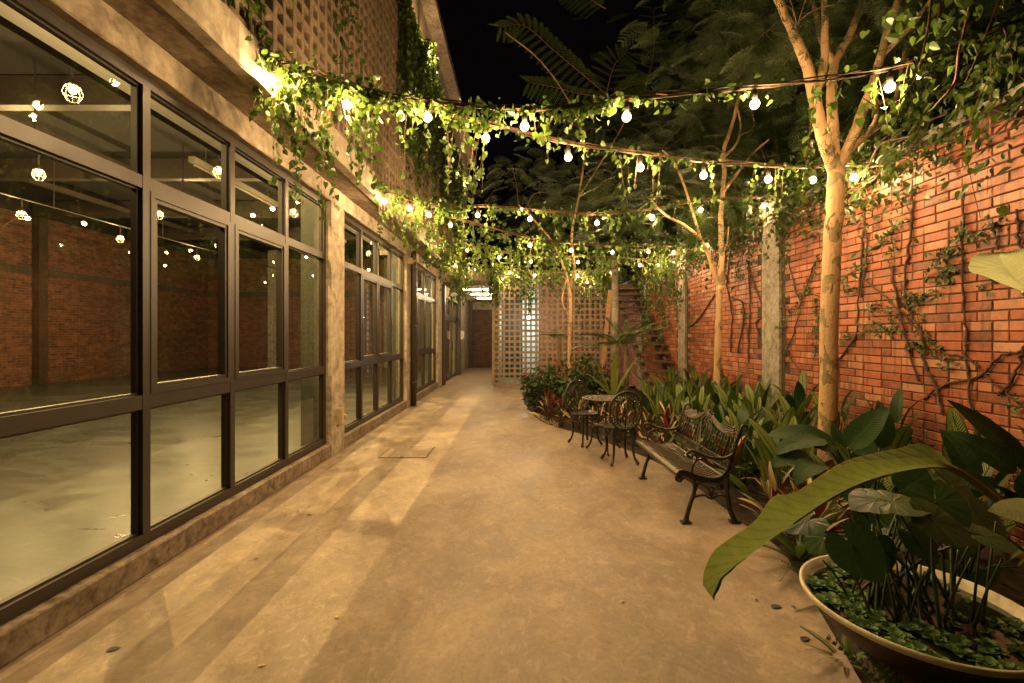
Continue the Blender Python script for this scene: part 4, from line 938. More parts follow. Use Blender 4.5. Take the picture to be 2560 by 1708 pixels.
garland(sB, 'vine along the second bulb string, sparse in the middle', [(0.08, 0.30, 220, 0.05, 0.05, -0.03), (0.25, 0.60, 170, 0.03, 0.03, -0.01), (0.6, 1.0, 100, 0.03, 0.03, 0.0)], [(0.10, 0.3, 14, 0.25, 0.75), (0.3, 0.55, 7, 0.15, 0.5), (0.60, 0.80, 5, 0.2, 0.5)], 0.044)
garland(sC, 'bushy vine along the bulb string that ends on the tall concrete pillar', [(0.0, 0.35, 520, 0.07, 0.08, -0.04), (0.3, 0.6, 280, 0.06, 0.05, -0.03), (0.55, 0.86, 160, 0.04, 0.04, 0.0), (0.84, 1.0, 220, 0.08, 0.14, 0.0)], [(0.0, 0.35, 34, 0.25, 0.75), (0.3, 0.6, 14, 0.15, 0.45), (0.84, 0.96, 16, 0.2, 0.6)], 0.056)
garland(sE, 'bushy vine along the slanting bulb string', [(0.0, 0.35, 240, 0.08, 0.09, -0.06), (0.3, 1.0, 300, 0.07, 0.07, -0.03)], [(0.05, 0.5, 34, 0.25, 0.7), (0.5, 1.0, 22, 0.2, 0.6)], 0.062)
garland(sD, 'dense vine along the bulb string beside the downpipe', [(0.0, 0.45, 430, 0.11, 0.11, -0.06), (0.4, 1.0, 280, 0.10, 0.09, -0.04)], [(0.0, 0.45, 40, 0.3, 0.8), (0.45, 1.0, 24, 0.2, 0.6)], 0.068)
garland(sF, 'dense curtain of vine along the farthest bulb string', [(0.0, 1.0, 800, 0.13, 0.13, -0.06)], [(0.0, 0.55, 34, 0.4, 1.15), (0.5, 1.0, 26, 0.3, 1.0)], 0.074)
garland(sG, 'tangled vine hanging over the top of the breeze block screen', [(0.0, 1.0, 600, 0.12, 0.18, -0.02)], [(0.0, 1.0, 46, 0.35, 1.0)], 0.076)
def vine_curtain(label, y0, y1, z0, z1, n, x=-1.91, size=0.06, group='vines hanging on the block screen', spread=0.03, mat='ivy'):
    t = empty('screen_vine', (x, (y0 + y1) / 2, z1), label, 'vine', group); st, lf = MB(), MB()
    for i in range(n):
        L = random.uniform(0.45, 1.0) * (z1 - z0); strand(st, lf, (x + random.uniform(0, spread), random.uniform(y0, y1), z1 - random.uniform(0, 0.1)), L, size, 0.06, 0.06)
    part('stem', st, 'twig', t); part('foliage', lf, mat, t)
vine_curtain('short dark vine at the left start of the block screen, over the first bulbs', 3.0, 3.35, 3.5, 4.5, 5)
vine_curtain('thin dark vine strands halfway along the block screen', 4.4, 5.2, 3.7, 5.6, 7)
vine_curtain('dense vine curtain under the high roof lamp', 7.3, 9.3, 4.2, 7.25, 90, -1.90, 0.075)
vine_curtain('bright leafy tuft round the high roof lamp', 8.2, 8.9, 5.6, 6.95, 46, -1.80, 0.07, spread=0.22, mat='vine')
vine_curtain('dark vine curtain at the far end of the block screen', 10.0, 15.5, 3.8, 7.2, 90, -1.90, 0.085)

# ================================================================ TREES
def tree(name, label, cat, limbs, clusters, mat='bark', group=None, tmpl=BIPIN, size=0.30, leafmat='feather', twig=True, base=None):
    base = base or limbs[0][0][0]; t = empty(name, base, label, cat, group); tr, lf, bn, tw = MB(), MB(), MB(), MB(); nodes = []
    for i, (pts, r0, r1) in enumerate(limbs):
        c = spline(pts, 6); (tr if i == 0 else bn).tube([p + Vector((random.gauss(0, r0 * 0.04), random.gauss(0, r0 * 0.04), 0)) for p in c], ([r0 * 1.45, r0 * 1.28, r0 * 1.16, r0 * 1.08, r0 * 1.03] + lerpr(r0, r1, len(c) - 5, 0.9) if i == 0 else lerpr(r0, r1, len(c), 0.9)), 14 if r0 > 0.05 else 8); nodes += c[len(c) // 3:] if i else c[-2:]
    for (c, rad, n) in clusters:
        c = Vector(c); pos = rng.normal(0, 1, (n, 3)) * np.array(rad) * 0.62 + np.array(tuple(c))
        if twig:
            nb = min(nodes, key=lambda q: (q - c).length); mid = (nb + c) / 2 + Vector((0, 0, 0.10)); tw.tube(spline([nb, mid, c], 5), lerpr(0.007, 0.003, 11), 5)
            for k in range(min(4, n)): e = Vector(pos[k]); tw.tube(spline([c.lerp(mid, random.random() * 0.5), (c + e) / 2 + Vector((0, 0, 0.05)), e], 3), 0.0022, 4)
        d = pos - np.array(tuple(c)); d[:, 2] *= 0.4; d = unit(d + rng.normal(0, 0.15, (n, 3)) + np.array([0, 0, -0.08]))
        nr = rng.normal(0, 0.35, (n, 3)) + np.array([0, 0, 1.0])
        lf.scatter(tmpl, frames(d, nr), pos, size * rng.uniform(0.65, 1.25, n), np.clip(rng.uniform(0, 1, n), 0, 1))
    part('trunk', tr, mat, t, smooth=True)
    if bn.n: part('limbs', bn, mat, t, smooth=True)
    if tw.n: part('twigs', tw, 'bark2', t)
    part('crown', lf, leafmat, t)
    return t
def PX(*a): return [P(x * 1.0894, y * 1.0894, z) for x, y, z in a]          # 2350-wide reading of the photograph
def CL(*a): return [(P(x * 1.0894, y * 1.0894, z), r, n) for x, y, z, r, n in a]
base1 = P(2067, 839, 4.0); base1.z = -0.06; base1.x -= 0.0
tree('peeling_bark_tree', 'nearest tree with thick pale peeling trunk, before the brick wall', 'tree',
     [([base1] + PX((1900, 900, 4.0), (1908, 600, 4.0), (1916, 470, 4.0), (1920, 385, 4.0)), 0.072, 0.066),
      (PX((1918, 392, 4.0), (1888, 310, 3.98), (1868, 220, 3.95), (1850, 150, 3.92), (1818, 70, 3.9), (1780, -10, 3.85), (1720, -90, 3.8)), 0.060, 0.026),
      (PX((1868, 230, 3.95), (1890, 150, 3.93), (1893, 60, 3.9), (1890, -60, 3.85)), 0.040, 0.022),
      (PX((1918, 385, 4.0), (1912, 300, 4.05), (1908, 200, 4.1), (1918, 140, 4.12), (1950, 80, 4.1), (1985, -10, 4.1), (2020, -90, 4.1)), 0.048, 0.026),
      (PX((1916, 150, 4.12), (1885, 90, 4.15), (1872, 30, 4.15), (1850, -60, 4.2)), 0.030, 0.016),
      (PX((1922, 388, 4.0), (1950, 330, 3.95), (1985, 240, 3.9), (2010, 170, 3.88), (2040, 60, 3.85), (2080, -50, 3.8)), 0.050, 0.024),
      (PX((1950, 345, 4.0), (1995, 305, 4.1), (2040, 270, 4.15), (2058, 215, 4.2), (2080, 100, 4.2)), 0.030, 0.014),
      (PX((1985, 315, 4.08), (2010, 270, 4.0), (2010, 220, 3.9), (2040, 180, 3.85)), 0.018, 0.009),
      (PX((2020, 130, 3.9), (2090, 60, 3.8), (2150, -20, 3.7)), 0.026, 0.014),
      (PX((1930, 110, 4.1), (2000, 40, 4.4), (2060, -60, 4.6)), 0.032, 0.018)],
     CL((1800, 30, 4.2, (.42, .4, .22), 40), (1740, 90, 4.4, (.4, .4, .25), 36), (1790, 160, 4.5, (.4, .4, .25), 36), (1830, 60, 3.7, (.3, .3, .2), 14), (1960, 130, 4.4, (.4, .4, .25), 30), (2060, 60, 4.2, (.45, .45, .3), 40), (2150, 30, 3.9, (.4, .4, .3), 36), (2120, 130, 4.1, (.35, .35, .25), 26), (2230, 70, 3.8, (.4, .4, .3), 36), (2180, 190, 4.0, (.3, .3, .2), 20), (2060, 200, 4.5, (.3, .3, .2), 18),
        (1930, -60, 3.9, (.9, .7, .35), 80), (2150, -90, 3.6, (.9, .7, .35), 80), (1700, -60, 4.2, (.8, .7, .35), 60), (1900, 340, 3.7, (.10, .10, .06), 5), (2020, 240, 3.8, (.12, .12, .07), 6), (2170, 215, 3.75, (.2, .15, .08), 10)), size=0.27)
base2 = P(1786, 839, 6.5); base2.z = -0.06
tree('peeling_bark_tree', 'slender forked tree in front of the tall concrete pillar', 'tree',
     [([base2] + PX((1648, 770, 6.5), (1650, 655, 6.5)), 0.048, 0.047),
      (PX((1650, 660, 6.5), (1656, 590, 6.5), (1654, 500, 6.5), (1662, 400, 6.5), (1660, 350, 6.5), (1682, 280, 6.5), (1700, 200, 6.5)), 0.045, 0.022),
      (PX((1650, 662, 6.5), (1638, 630, 6.48), (1615, 560, 6.45), (1575, 520, 6.4), (1530, 495, 6.3), (1490, 455, 6.2)), 0.034, 0.012),
      (PX((1612, 560, 6.45), (1590, 490, 6.5), (1568, 420, 6.5), (1545, 370, 6.5), (1520, 345, 6.5)), 0.022, 0.012),
      (PX((1660, 440, 6.5), (1690, 400, 6.45), (1730, 350, 6.4), (1765, 320, 6.3)), 0.026, 0.011),
      (PX((1662, 360, 6.5), (1690, 330, 6.5), (1700, 290, 6.5), (1690, 240, 6.5)), 0.022, 0.012),
      (PX((1700, 310, 6.5), (1730, 290, 6.6), (1720, 230, 6.6)), 0.014, 0.008),
      (PX((1652, 590, 6.5), (1668, 560, 6.5), (1672, 520, 6.55)), 0.016, 0.008)],
     CL((1700, 430, 6.3, (.5, .5, .25), 50), (1560, 460, 6.3, (.7, .5, .25), 80), (1600, 350, 6.7, (.7, .6, .3), 70), (1480, 400, 6.8, (.8, .6, .35), 80), (1690, 270, 6.6, (.7, .6, .35), 70), (1590, 250, 6.8, (.6, .6, .35), 50), (1660, 160, 6.4, (.7, .6, .35), 70), (1600, 170, 6.8, (.5, .6, .4), 36), (1760, 380, 6.6, (.5, .4, .25), 50), (1640, 500, 6.2, (.3, .3, .2), 20), (1500, 530, 6.6, (.5, .5, .2), 46), (1700, 80, 6.6, (.9, .7, .4), 70), (1780, 250, 6.9, (.7, .6, .4), 70), (1620, 40, 7.2, (.5, .7, .4), 30)), group='slender trees in the planting bed', size=0.32)
base3 = P(1424, 839, 9.0); base3.z = -0.06
tree('peeling_bark_tree', 'slim pale tree standing before the breeze block screen', 'tree',
     [([base3] + PX((1307, 800, 9.0), (1309, 700, 9.0), (1306, 655, 9.0)), 0.036, 0.034),
      (PX((1306, 660, 9.0), (1296, 620, 9.0), (1270, 560, 9.0), (1230, 510, 8.9), (1190, 470, 8.8)), 0.026, 0.012),
      (PX((1308, 665, 9.0), (1318, 610, 9.0), (1312, 540, 9.0), (1330, 440, 9.0), (1340, 340, 8.8), (1310, 240, 8.6), (1240, 140, 8.3), (1160, 75, 8.0)), 0.028, 0.010),
      (PX((1330, 450, 9.0), (1400, 340, 9.0), (1450, 250, 9.0)), 0.018, 0.008), (PX((1300, 640, 9.0), (1290, 690, 8.9), (1305, 725, 8.95)), 0.014, 0.010)],
     CL((1240, 440, 9.0, (.6, .6, .3), 60), (1180, 400, 9.2, (.5, .5, .3), 36), (1320, 400, 9.2, (.8, .7, .4), 80), (1420, 430, 9.2, (.8, .7, .4), 80), (1400, 300, 9.0, (.9, .7, .4), 80), (1330, 520, 9.0, (.8, .7, .3), 70), (1240, 540, 9.0, (.5, .5, .3), 40), (1430, 560, 9.2, (.7, .6, .3), 60), (1520, 330, 9.3, (.9, .7, .4), 80)), group='slender trees in the planting bed', size=0.36)
# a long arching bough of the slim tree against the sky
def bough(parent_label, pts, r, pin, size, n_side=17):
    pass
FB = frond_template(11, 0.15, 0.017, 0.22, 1.2)
def sky_fronds():
    t = [o for o in C.objects if o.name.startswith('peeling_bark_tree') and o.get('label', '').startswith('slim')][0]; lf, br = MB(), MB()
    for pts, s in (([(1390, 215, 8.8), (1330, 165, 8.5), (1270, 115, 8.3), (1205, 60, 8.1), (1150, 62, 8.0)], 0.30), ([(1400, 225, 8.8), (1330, 215, 8.5), (1270, 200, 8.4), (1215, 190, 8.3)], 0.29), ([(1390, 220, 8.8), (1410, 150, 8.6), (1440, 120, 8.5)], 0.27), ([(1400, 300, 8.8), (1330, 290, 8.5), (1250, 270, 8.4)], 0.27), ([(1480, 210, 9.0), (1500, 120, 9.0), (1500, 20, 9.0)], 0.26), ([(1390, 20, 8.0), (1340, -10, 8.0), (1300, -30, 8.0)], 0.26), ([(1400, 220, 8.8), (1440, 200, 8.6), (1480, 190, 8.5)], 0.29)):
        c = spline(PX(*pts), 10); br.tube(c, lerpr(0.011, 0.003, len(c)), 5)
        for i in range(2, len(c), 2):
            for sg in (-1, 1):
                dr = (c[i] - c[i - 1]).normalized(); sd = dr.cross(Vector((0, -0.92, 0.35))).normalized() * sg; d = (dr * 0.5 + sd * 0.85 + Vector((0, 0, -0.15)))
                n = 1; lf.scatter(FB, frames(np.array([tuple(d)]), np.array([[0, -0.9, 0.4]]) + rng.normal(0, .1, (1, 3))), np.array([tuple(c[i])]), np.array([1.5 * s * (0.55 + 0.45 * math.sin(math.pi * (0.2 + 0.75 * i / len(c))))]), np.array([random.random()]))
    part('arching_bough', br, 'bark2', t); part('bough_foliage', lf, 'bough', t)
sky_fronds()
# dark trees outside the garden wall
SIMPLE = frond_template(10, 0.34, 0.027, 0.25, 1.0)
for k, (x, y, cl, lab) in enumerate((
    (1.0, 18.5, [((0.4, 18, 5.9), (1.3, 1.2, .6), 220), ((2.2, 18, 6.6), (1.4, 1.2, .6), 200), ((1.2, 17.6, 5.0), (2.0, 1.0, .7), 240)], 'dark feathery tree behind the breeze block screen, left of the stair'),
    (3.6, 17.8, [((3.0, 17.4, 5.0), (1.6, 1.0, .8), 240), ((3.8, 17.5, 6.6), (1.8, 1.2, 1.0), 300), ((4.4, 17.6, 8.2), (1.3, 1.2, 1.0), 200), ((5.4, 17.4, 9.6), (1.3, 1.2, 1.0), 160)], 'tall dark feathery tree beyond the top of the stair'),
    (5.4, 12.5, [((4.8, 12.3, 4.4), (1.0, 1.5, .7), 260), ((4.8, 12.5, 5.8), (1.3, 1.5, .9), 300), ((4.9, 12.6, 7.4), (1.5, 1.5, 1.0), 300), ((5.2, 12, 9.0), (1.6, 1.5, 1.0), 220)], 'dark feathery tree outside the wall beyond the far pillar'),
    (5.2, 8.8, [((4.5, 8.6, 4.0), (.8, 1.4, .5), 240), ((4.7, 8.8, 5.2), (1.1, 1.3, .8), 280), ((4.9, 9, 6.6), (1.3, 1.3, .9), 260), ((4.6, 8.8, 7.8), (1.3, 1.3, .8), 200)], 'dark feathery tree outside the wall between the two pillars'),
    (5.0, 5.4, [((4.5, 5.4, 3.8), (.7, 1.2, .4), 260), ((4.6, 5.4, 4.8), (.9, 1.2, .6), 280), ((4.7, 5.5, 5.8), (1.0, 1.2, .7), 240), ((4.4, 6.6, 4.4), (.7, .9, .6), 180)], 'dark feathery tree outside the wall behind the nearest trunk'),
    (5.2, 3.2, [((4.6, 3.4, 3.8), (.7, .9, .4), 200), ((4.7, 3.4, 4.6), (.9, 1.0, .6), 240)], 'dark feathery tree outside the wall at the right edge'))):
    b = Vector((x, y, -0.09)); top = Vector(cl[0][0])
    tree('feathery_tree', lab, 'tree', [([b, b.lerp(Vector((x, y, top.z)), 0.5) + Vector((.05, 0, 0)), Vector((x, y, top.z - 0.6))], 0.10, 0.07)] + [([Vector((x, y, top.z - 0.8)), (Vector((x, y, top.z)) + Vector(c[0])) / 2, Vector(c[0])], 0.05, 0.015) for c in cl], cl, 'bark2', 'dark trees outside the garden', SIMPLE if y < 10 else FEATHER, 0.36 if y < 10 else 0.55)
# ================================================================ CREEPERS ON THE BRICK WALL
def WP(cx, cy):                        # reading of the wall detail -> point on the wall face
    px, py = 1700 + cx / 2.613, 500 + cy / 2.613; y = (WX - 0.012) * FPX / (px - CX); return Vector((WX - 0.012, y, H - (py - CY) * y / FPX))
def wall_leaves(mb, pts, n, size=0.045, spread=0.035, vr=(0, 1)):
    pts = np.array([tuple(p) for p in pts]); pos = pts[rng.integers(0, len(pts), n)] + rng.normal(0, 1, (n, 3)) * np.array([0.008, spread, spread]); pos[:, 0] = np.minimum(pos[:, 0], WX - 0.006) - np.abs(rng.normal(0, 0.012, n))
    d = unit(rng.normal(0, 1, (n, 3)) * np.array([0.35, 0.8, 0.6]) + np.array([-0.15, 0, -0.5])); nr = rng.normal(0, 0.45, (n, 3)) + np.array([-1.0, -0.2, 0.5])
    mb.scatter(OVAL, frames(d, nr), pos, size * rng.uniform(0.5, 1.3, n), rng.uniform(vr[0], vr[1], n))
def creeper(label, stems, shoots, r=0.009):
    t = empty('wall_creeper', WP(*stems[0][0]), label, 'creeper', 'creepers on the brick wall'); st, lf = MB(), MB()
    for s in stems:
        c = spline([WP(*q) for q in s], 8); c = [p + Vector((-0.004 - 0.004 * math.sin(i), random.gauss(0, .006), random.gauss(0, .004))) for i, p in enumerate(c)]
        st.tube(c, [r * random.uniform(0.75, 1.2) for _ in c], 6)
        for k in range(len(c) // 3):   # short clinging rootlets
            p = random.choice(c); st.tube([p, p + Vector((-0.006, random.uniform(-.03, .03), random.uniform(-.03, .03)))], 0.0015, 3)
    for s, n in shoots:
        c = spline([WP(*q) for q in s], 6); st.tube(c, 0.0025, 4); wall_leaves(lf, c, n)
    part('stem', st, 'twig', t)
    if lf.n: part('foliage', lf, 'ivy', t)
creeper('creeper stem just right of the nearest trunk, with leaves near its top', [[(1215, -60), (1190, 350), (1165, 700), (1150, 880), (1030, 1060), (990, 1200)], [(1205, 150), (1225, 350), (1180, 640)]], [([(1050, 500), (1150, 460), (1260, 390)], 34), ([(1060, 590), (1120, 575), (1170, 590)], 18), ([(1040, 900), (1180, 870), (1350, 830)], 40), ([(1260, 300), (1380, 210), (1420, 130)], 40)])
creeper('thick winding creeper stem halfway across the near bricks', [[(1520, -60), (1515, 150), (1490, 350), (1470, 560), (1500, 720), (1590, 900), (1600, 1080), (1680, 1220), (1720, 1400)], [(1390, 450), (1450, 800), (1560, 1180)]], [([(1250, 710), (1330, 690), (1450, 770)], 46), ([(1260, 800), (1340, 830), (1430, 850)], 40), ([(1480, 930), (1640, 960), (1720, 1030), (1830, 1070)], 60), ([(1500, 650), (1590, 630), (1690, 590)], 44), ([(1380, 220), (1400, 380), (1390, 560)], 34), ([(1440, 660), (1520, 690), (1580, 860), (1610, 1000)], 54)], 0.011)
creeper('straight vertical creeper stem near the right edge', [[(1860, -80), (1850, 300), (1850, 600), (1875, 900), (1870, 1000), (1900, 1300), (1930, 1450)]], [([(1700, 360), (1780, 340), (1850, 200)], 70), ([(1850, 200), (1950, 230), (2110, 110)], 60), ([(1600, 510), (1700, 470), (1810, 440)], 46), ([(1690, 540), (1740, 520), (1800, 450)], 34), ([(1930, 560), (2030, 545)], 5)], 0.009)
creeper('long diagonal creeper stem crossing the near bricks to the lower right', [[(1210, 520), (1400, 690), (1590, 880), (1740, 1000), (1880, 1030), (2060, 1200), (2240, 1350)]], [([(2150, 1290), (2230, 1340)], 8)], 0.007)
creeper('forked bare creeper stem at the lower right of the bricks', [[(2300, 850), (2247, 985), (2170, 1180), (2070, 1280)], [(2247, 985), (2080, 1030), (1960, 1150), (1700, 1220), (1600, 1310)], [(2200, 60), (2215, 260), (2290, 500)], [(2040, 150), (2090, 330)]], [], 0.010)
creeper('creeper stem left of the nearest trunk with leafy forks', [[(900, 380), (800, 640), (750, 860), (690, 1000), (690, 1090)], [(690, 650), (700, 980), (800, 1130)], [(710, 400), (760, 600), (800, 690)]], [([(650, 850), (720, 740), (790, 680)], 50), ([(880, 640), (900, 800), (880, 1040)], 90), ([(800, 620), (850, 560), (890, 400)], 50), ([(690, 560), (680, 700)], 22)], 0.008)
creeper('two bare creeper stems between the pillars, nearer the tall pillar', [[(450, 400), (460, 700), (450, 900), (450, 1060)], [(440, 440), (540, 720), (500, 820), (560, 1000), (545, 1100)]], [([(400, 700), (430, 800), (460, 930)], 24)], 0.013)
creeper('creeper stem between the pillars behind the forked tree', [[(330, 350), (310, 560), (340, 750), (330, 1000)], [(340, 640), (420, 700), (380, 1000)], [(230, 620), (120, 780), (60, 830)]], [([(360, 420), (380, 520)], 30)], 0.013)
def wall_mass(label, y0, y1, n, zlo, strands_n, vr=(0, 0.8)):
    """overgrown wall top: a woody tangle, leaves piled over the coping and trailing down the face"""
    t = empty('wall_top_creeper', (WX, (y0 + y1) / 2, 3.2), label, 'creeper', 'creepers overgrowing the wall top'); st, lf = MB(), MB()
    for k in range(int((y1 - y0) * 8)):
        y = random.uniform(y0, y1); q = [Vector((WX - random.uniform(0.0, 0.12), y, 3.25))]
        for i in range(6): q.append(q[-1] + Vector((random.uniform(-.04, .035), random.uniform(-.22, .22), random.uniform(-.16, .08))))
        for p in q: p.x = min(p.x, WX - 0.015)
        st.tube(spline(q, 4), random.uniform(0.003, 0.008), 5)
    y = rng.uniform(y0, y1, n); z = 3.30 + rng.normal(0, 0.16, n) - np.abs(rng.normal(0, zlo, n)) * rng.uniform(0, 1, n); z = np.where(rng.uniform(0, 1, n) < 0.35, z + 0.25, z)
    x = np.where(z > 3.22, WX + rng.normal(0.0, 0.15, n), WX - 0.012 - np.abs(rng.normal(0, 0.06, n)))
    d = unit(rng.normal(0, 1, (n, 3)) * np.array([0.5, 0.8, 0.5]) + np.array([-0.25, 0, -0.55])); nr = rng.normal(0, 0.5, (n, 3)) + np.array([-0.7, -0.4, 0.7])
    lf.scatter(OVAL, frames(d, nr), np.stack([x, y, z], 1), 0.075 * rng.uniform(0.5, 1.3, n), rng.uniform(vr[0], vr[1], n))
    for k in range(strands_n): strand(st, lf, (WX - random.uniform(0.03, 0.22), random.uniform(y0, y1), 3.25 + random.uniform(-.1, .3)), random.uniform(0.25, 1.0), 0.06, 0.07, 0.07, tmpl=OVAL)
    part('stem', st, 'twig', t); part('foliage', lf, 'ivy', t)
wall_mass('dark creeper piled on the wall top at the right edge', 2.4, 4.0, 1000, 0.35, 10)
wall_mass('creeper tangle on the wall top behind the nearest trunk', 4.0, 6.0, 1500, 0.5, 18)
wall_mass('creeper on the wall top between the two concrete pillars', 6.35, 9.4, 2200, 0.45, 30)
wall_mass('creeper on the wall top beyond the far pillar, above the stair', 9.75, 13.5, 2200, 0.7, 40)
t = empty('ivy', (3.3, 9.3, 0), 'dark ivy cloaking the far pillar beside the stair', 'ivy'); st, lf = MB(), MB()
for k in range(46): strand(st, lf, (random.uniform(2.75, 3.40), random.uniform(9.0, 10.4), random.uniform(2.5, 3.4)), random.uniform(0.5, 1.6), 0.07, 0.06, 0.06, tmpl=OVAL, vr=(0, 0.7))
part('stem', st, 'twig', t); part('foliage', lf, 'ivy', t)
t = empty('hanging_creeper', (2.6, 2.9, 3.6), 'leafy brown creeper stems hanging into the top right corner', 'creeper'); st, lf = MB(), MB()
for pts, r in ((PX((2235, -40, 2.9), (2215, 60, 2.9), (2200, 120, 2.9), (2190, 190, 2.92), (2150, 240, 2.95)), 0.010), (PX((2140, -30, 2.9), (2130, 60, 2.9), (2110, 160, 2.9)), 0.009), (PX((2110, 165, 2.9), (2070, 225, 2.9), (2020, 245, 2.9), (1980, 225, 2.9)), 0.004), (PX((2300, -20, 2.8), (2250, 110, 2.8), (2215, 190, 2.8)), 0.004), (PX((2190, -40, 3.0), (2160, 10, 3.0), (2150, 50, 3.0)), 0.005), (PX((2230, 300, 2.95), (2215, 330, 2.95), (2230, 420, 2.95), (2250, 500, 2.95)), 0.003), (PX((2280, 160, 2.85), (2240, 240, 2.85), (2215, 330, 2.85)), 0.003)):
    c = spline(pts, 8); st = MB(); st.tube(c, lerpr(r, r * 0.7, len(c)), 6); part('stem', st, 'woody', t); hang_leaves(lf, c, 0.054, (0.05, 0.05, 0.06), 16, 0.75, OVAL if r > 0.006 else HEART, (0.3, 1))
hang_leaves(lf, PX((2060, 60, 2.9), (2100, 30, 2.9), (2140, 80, 2.9), (2100, 110, 2.9), (2200, 30, 2.9)), 0.058, (0.06, 0.08, 0.07), 46, 0.6, HEART, (0.3, 1))
part('foliage', lf, 'vine', t)

# ================================================================ PLANTING BED
def pinstripe(x, y, label, n=12, hmax=1.05, name='pinstripe_plant', mat='stripe', Lr=(0.27, 0.42), wr=0.38, group='pinstriped plants in the bed', lean=0.24):
    t = empty(name, (x, y, -0.05), label, 'plant', group); st, lf = MB(), MB(); a0 = random.uniform(0, 6.3)
    for i in range(n):
        a = a0 + i * 2.4 + random.uniform(-.3, .3); f = (i + 0.5) / n; h = hmax * (1.0 - 0.62 * f) * random.uniform(0.82, 1.0); out = lean * (0.25 + f) * random.uniform(0.7, 1.2)
        o = Vector((math.cos(a), math.sin(a), 0)); L = random.uniform(*Lr); hb = max(0.10, h - L * 0.8)
        p0 = Vector((x, y, -0.05)) + o * 0.03; p1 = Vector((x, y, hb)) + o * out
        if p1.x > WX - 0.12: p1.x = WX - 0.12
        st.tube(spline([p0, p0.lerp(p1, 0.5) + Vector((0, 0, 0.06)), p1], 4), lerpr(0.008, 0.005, 9), 5)
        d = (o * (0.15 + 0.6 * f) + Vector((0, 0, 1.0 - 0.25 * f)) + Vector((random.gauss(0, .15), random.gauss(0, .15), 0))).normalized(); up = (Vector((0, 0, 1)) - o * 0.9 + Vector((random.gauss(0, .3), random.gauss(0, .3), 0)))
        if o.x > 0.3: d.x *= 0.35
        blade(lf, p1, d, up, L, L * wr * random.uniform(0.85, 1.15), random.uniform(0.2, 0.9), 0.16, 9, 0.012, random.random(), 0.55, random.uniform(-.4, .4))
    part('leaf_stalks', st, 'petiole', t, smooth=True); part('leaves', lf, mat, t, smooth=True)
ords = ['nearest', 'second', 'third', 'fourth', 'fifth', 'sixth', 'seventh', 'eighth', 'ninth', 'tenth', 'eleventh', 'farthest']
for row, (x, ys, desc) in enumerate(((3.12, [2.55, 3.2, 3.85, 4.5, 5.15, 5.8, 6.5, 7.2, 7.9], 'row against the brick wall'), (2.62, [2.75, 3.35, 4.35, 4.95, 5.55, 6.15, 6.9, 7.6], 'middle row of the bed'), (2.18, [3.95, 4.55, 5.1, 5.65, 6.2, 6.8, 7.5], 'front row behind the bench and chairs'))):
    for i, y in enumerate(ys):
        pinstripe(x + random.uniform(-.08, .08), y + random.uniform(-.1, .1), '%s pinstriped plant from the camera in the %s' % (ords[i], desc), 19 if y < 5 else 16, (1.15, 1.02, 0.86)[row] * random.uniform(0.92, 1.06))
def broad(x, y, label, leaves, mat='plainleaf', name='broadleaf_plant'):
    t = empty(name, (x, y, -0.05), label, 'plant', 'broad dark leaved plants'); st, lf = MB(), MB()
    for (p, d, up, L, Wd, bend, fold, var) in leaves:
        p = Vector(p); st.tube(spline([Vector((x, y, -0.05)), Vector((x, y, p.z * 0.55)) + (p - Vector((x, y, p.z))) * 0.3, p], 5), lerpr(0.011, 0.007, 11), 6)
        blade(lf, p, d, up, L, Wd, bend, fold, 10, 0.015, var, 0.5)
    part('leaf_stalks', st, 'petiole', t, smooth=True); part('leaves', lf, mat, t, smooth=True)
broad(2.92, 2.42, 'tall plant with long dark glossy leaves at the right edge', [
    (P(2590, 1185, 2.6), (-0.62, 0.0, 0.62), (-0.3, -0.6, 0.7), 0.62, 0.20, 0.25, 0.1, 0.2), (P(2540, 1180, 2.5), (-0.5, 0.2, 0.5), (-0.3, -0.7, 0.6), 0.36, 0.17, 0.8, 0.1, 0.15), (P(2500, 1240, 2.4), (-0.7, -0.2, 0.5), (0, -0.6, 0.8), 0.40, 0.17, 1.2, 0.12, 0.3), (P(2560, 1250, 2.3), (0.2, -0.4, 0.8), (0, -0.7, 0.6), 0.36, 0.2, 1.1, 0.1, 0.1), (P(2440, 1200, 2.5), (-0.2, 0.3, 0.8), (-.2, -0.9, 0.2), 0.3, 0.15, 0.5, 0.1, 0.2), (P(2480, 1330, 2.3), (-0.5, -0.3, 0.5), (0, -0.5, 0.8), 0.36, 0.15, 1.3, 0.1, 0.3)])
broad(2.28, 2.95, 'low plant with wide dark leaves between bench and bowl', [
    (P(2060, 1100, 2.9), (-0.95, -0.1, 0.05), (0.0, -0.3, 1), 0.34, 0.20, 0.9, 0.14, 0.1), (P(2090, 1120, 2.9), (-0.8, 0.1, 0.45), (-.2, -0.5, 0.8), 0.42, 0.22, 1.2, 0.1, 0.35), (P(2120, 1120, 2.8), (0.55, -0.1, 0.75), (-0.5, -0.6, 0.6), 0.36, 0.18, 0.5, 0.16, 0.75), (P(2130, 1130, 2.85), (0.7, 0.2, 0.35), (0, -0.6, 0.8), 0.32, 0.24, 0.8, 0.1, 0.15), (P(2010, 1130, 2.9), (-0.9, -0.3, -0.1), (0, -0.4, 1), 0.26, 0.18, 0.6, 0.12, 0.2), (P(2050, 1160, 2.8), (-0.6, -0.5, 0.2), (0, -0.3, 1), 0.34, 0.17, 1.3, 0.1, 0.3), (P(2200, 1120, 2.8), (0.3, 0.1, 0.9), (0, -0.9, 0.3), 0.34, 0.16, 0.9, 0.1, 0.2)])
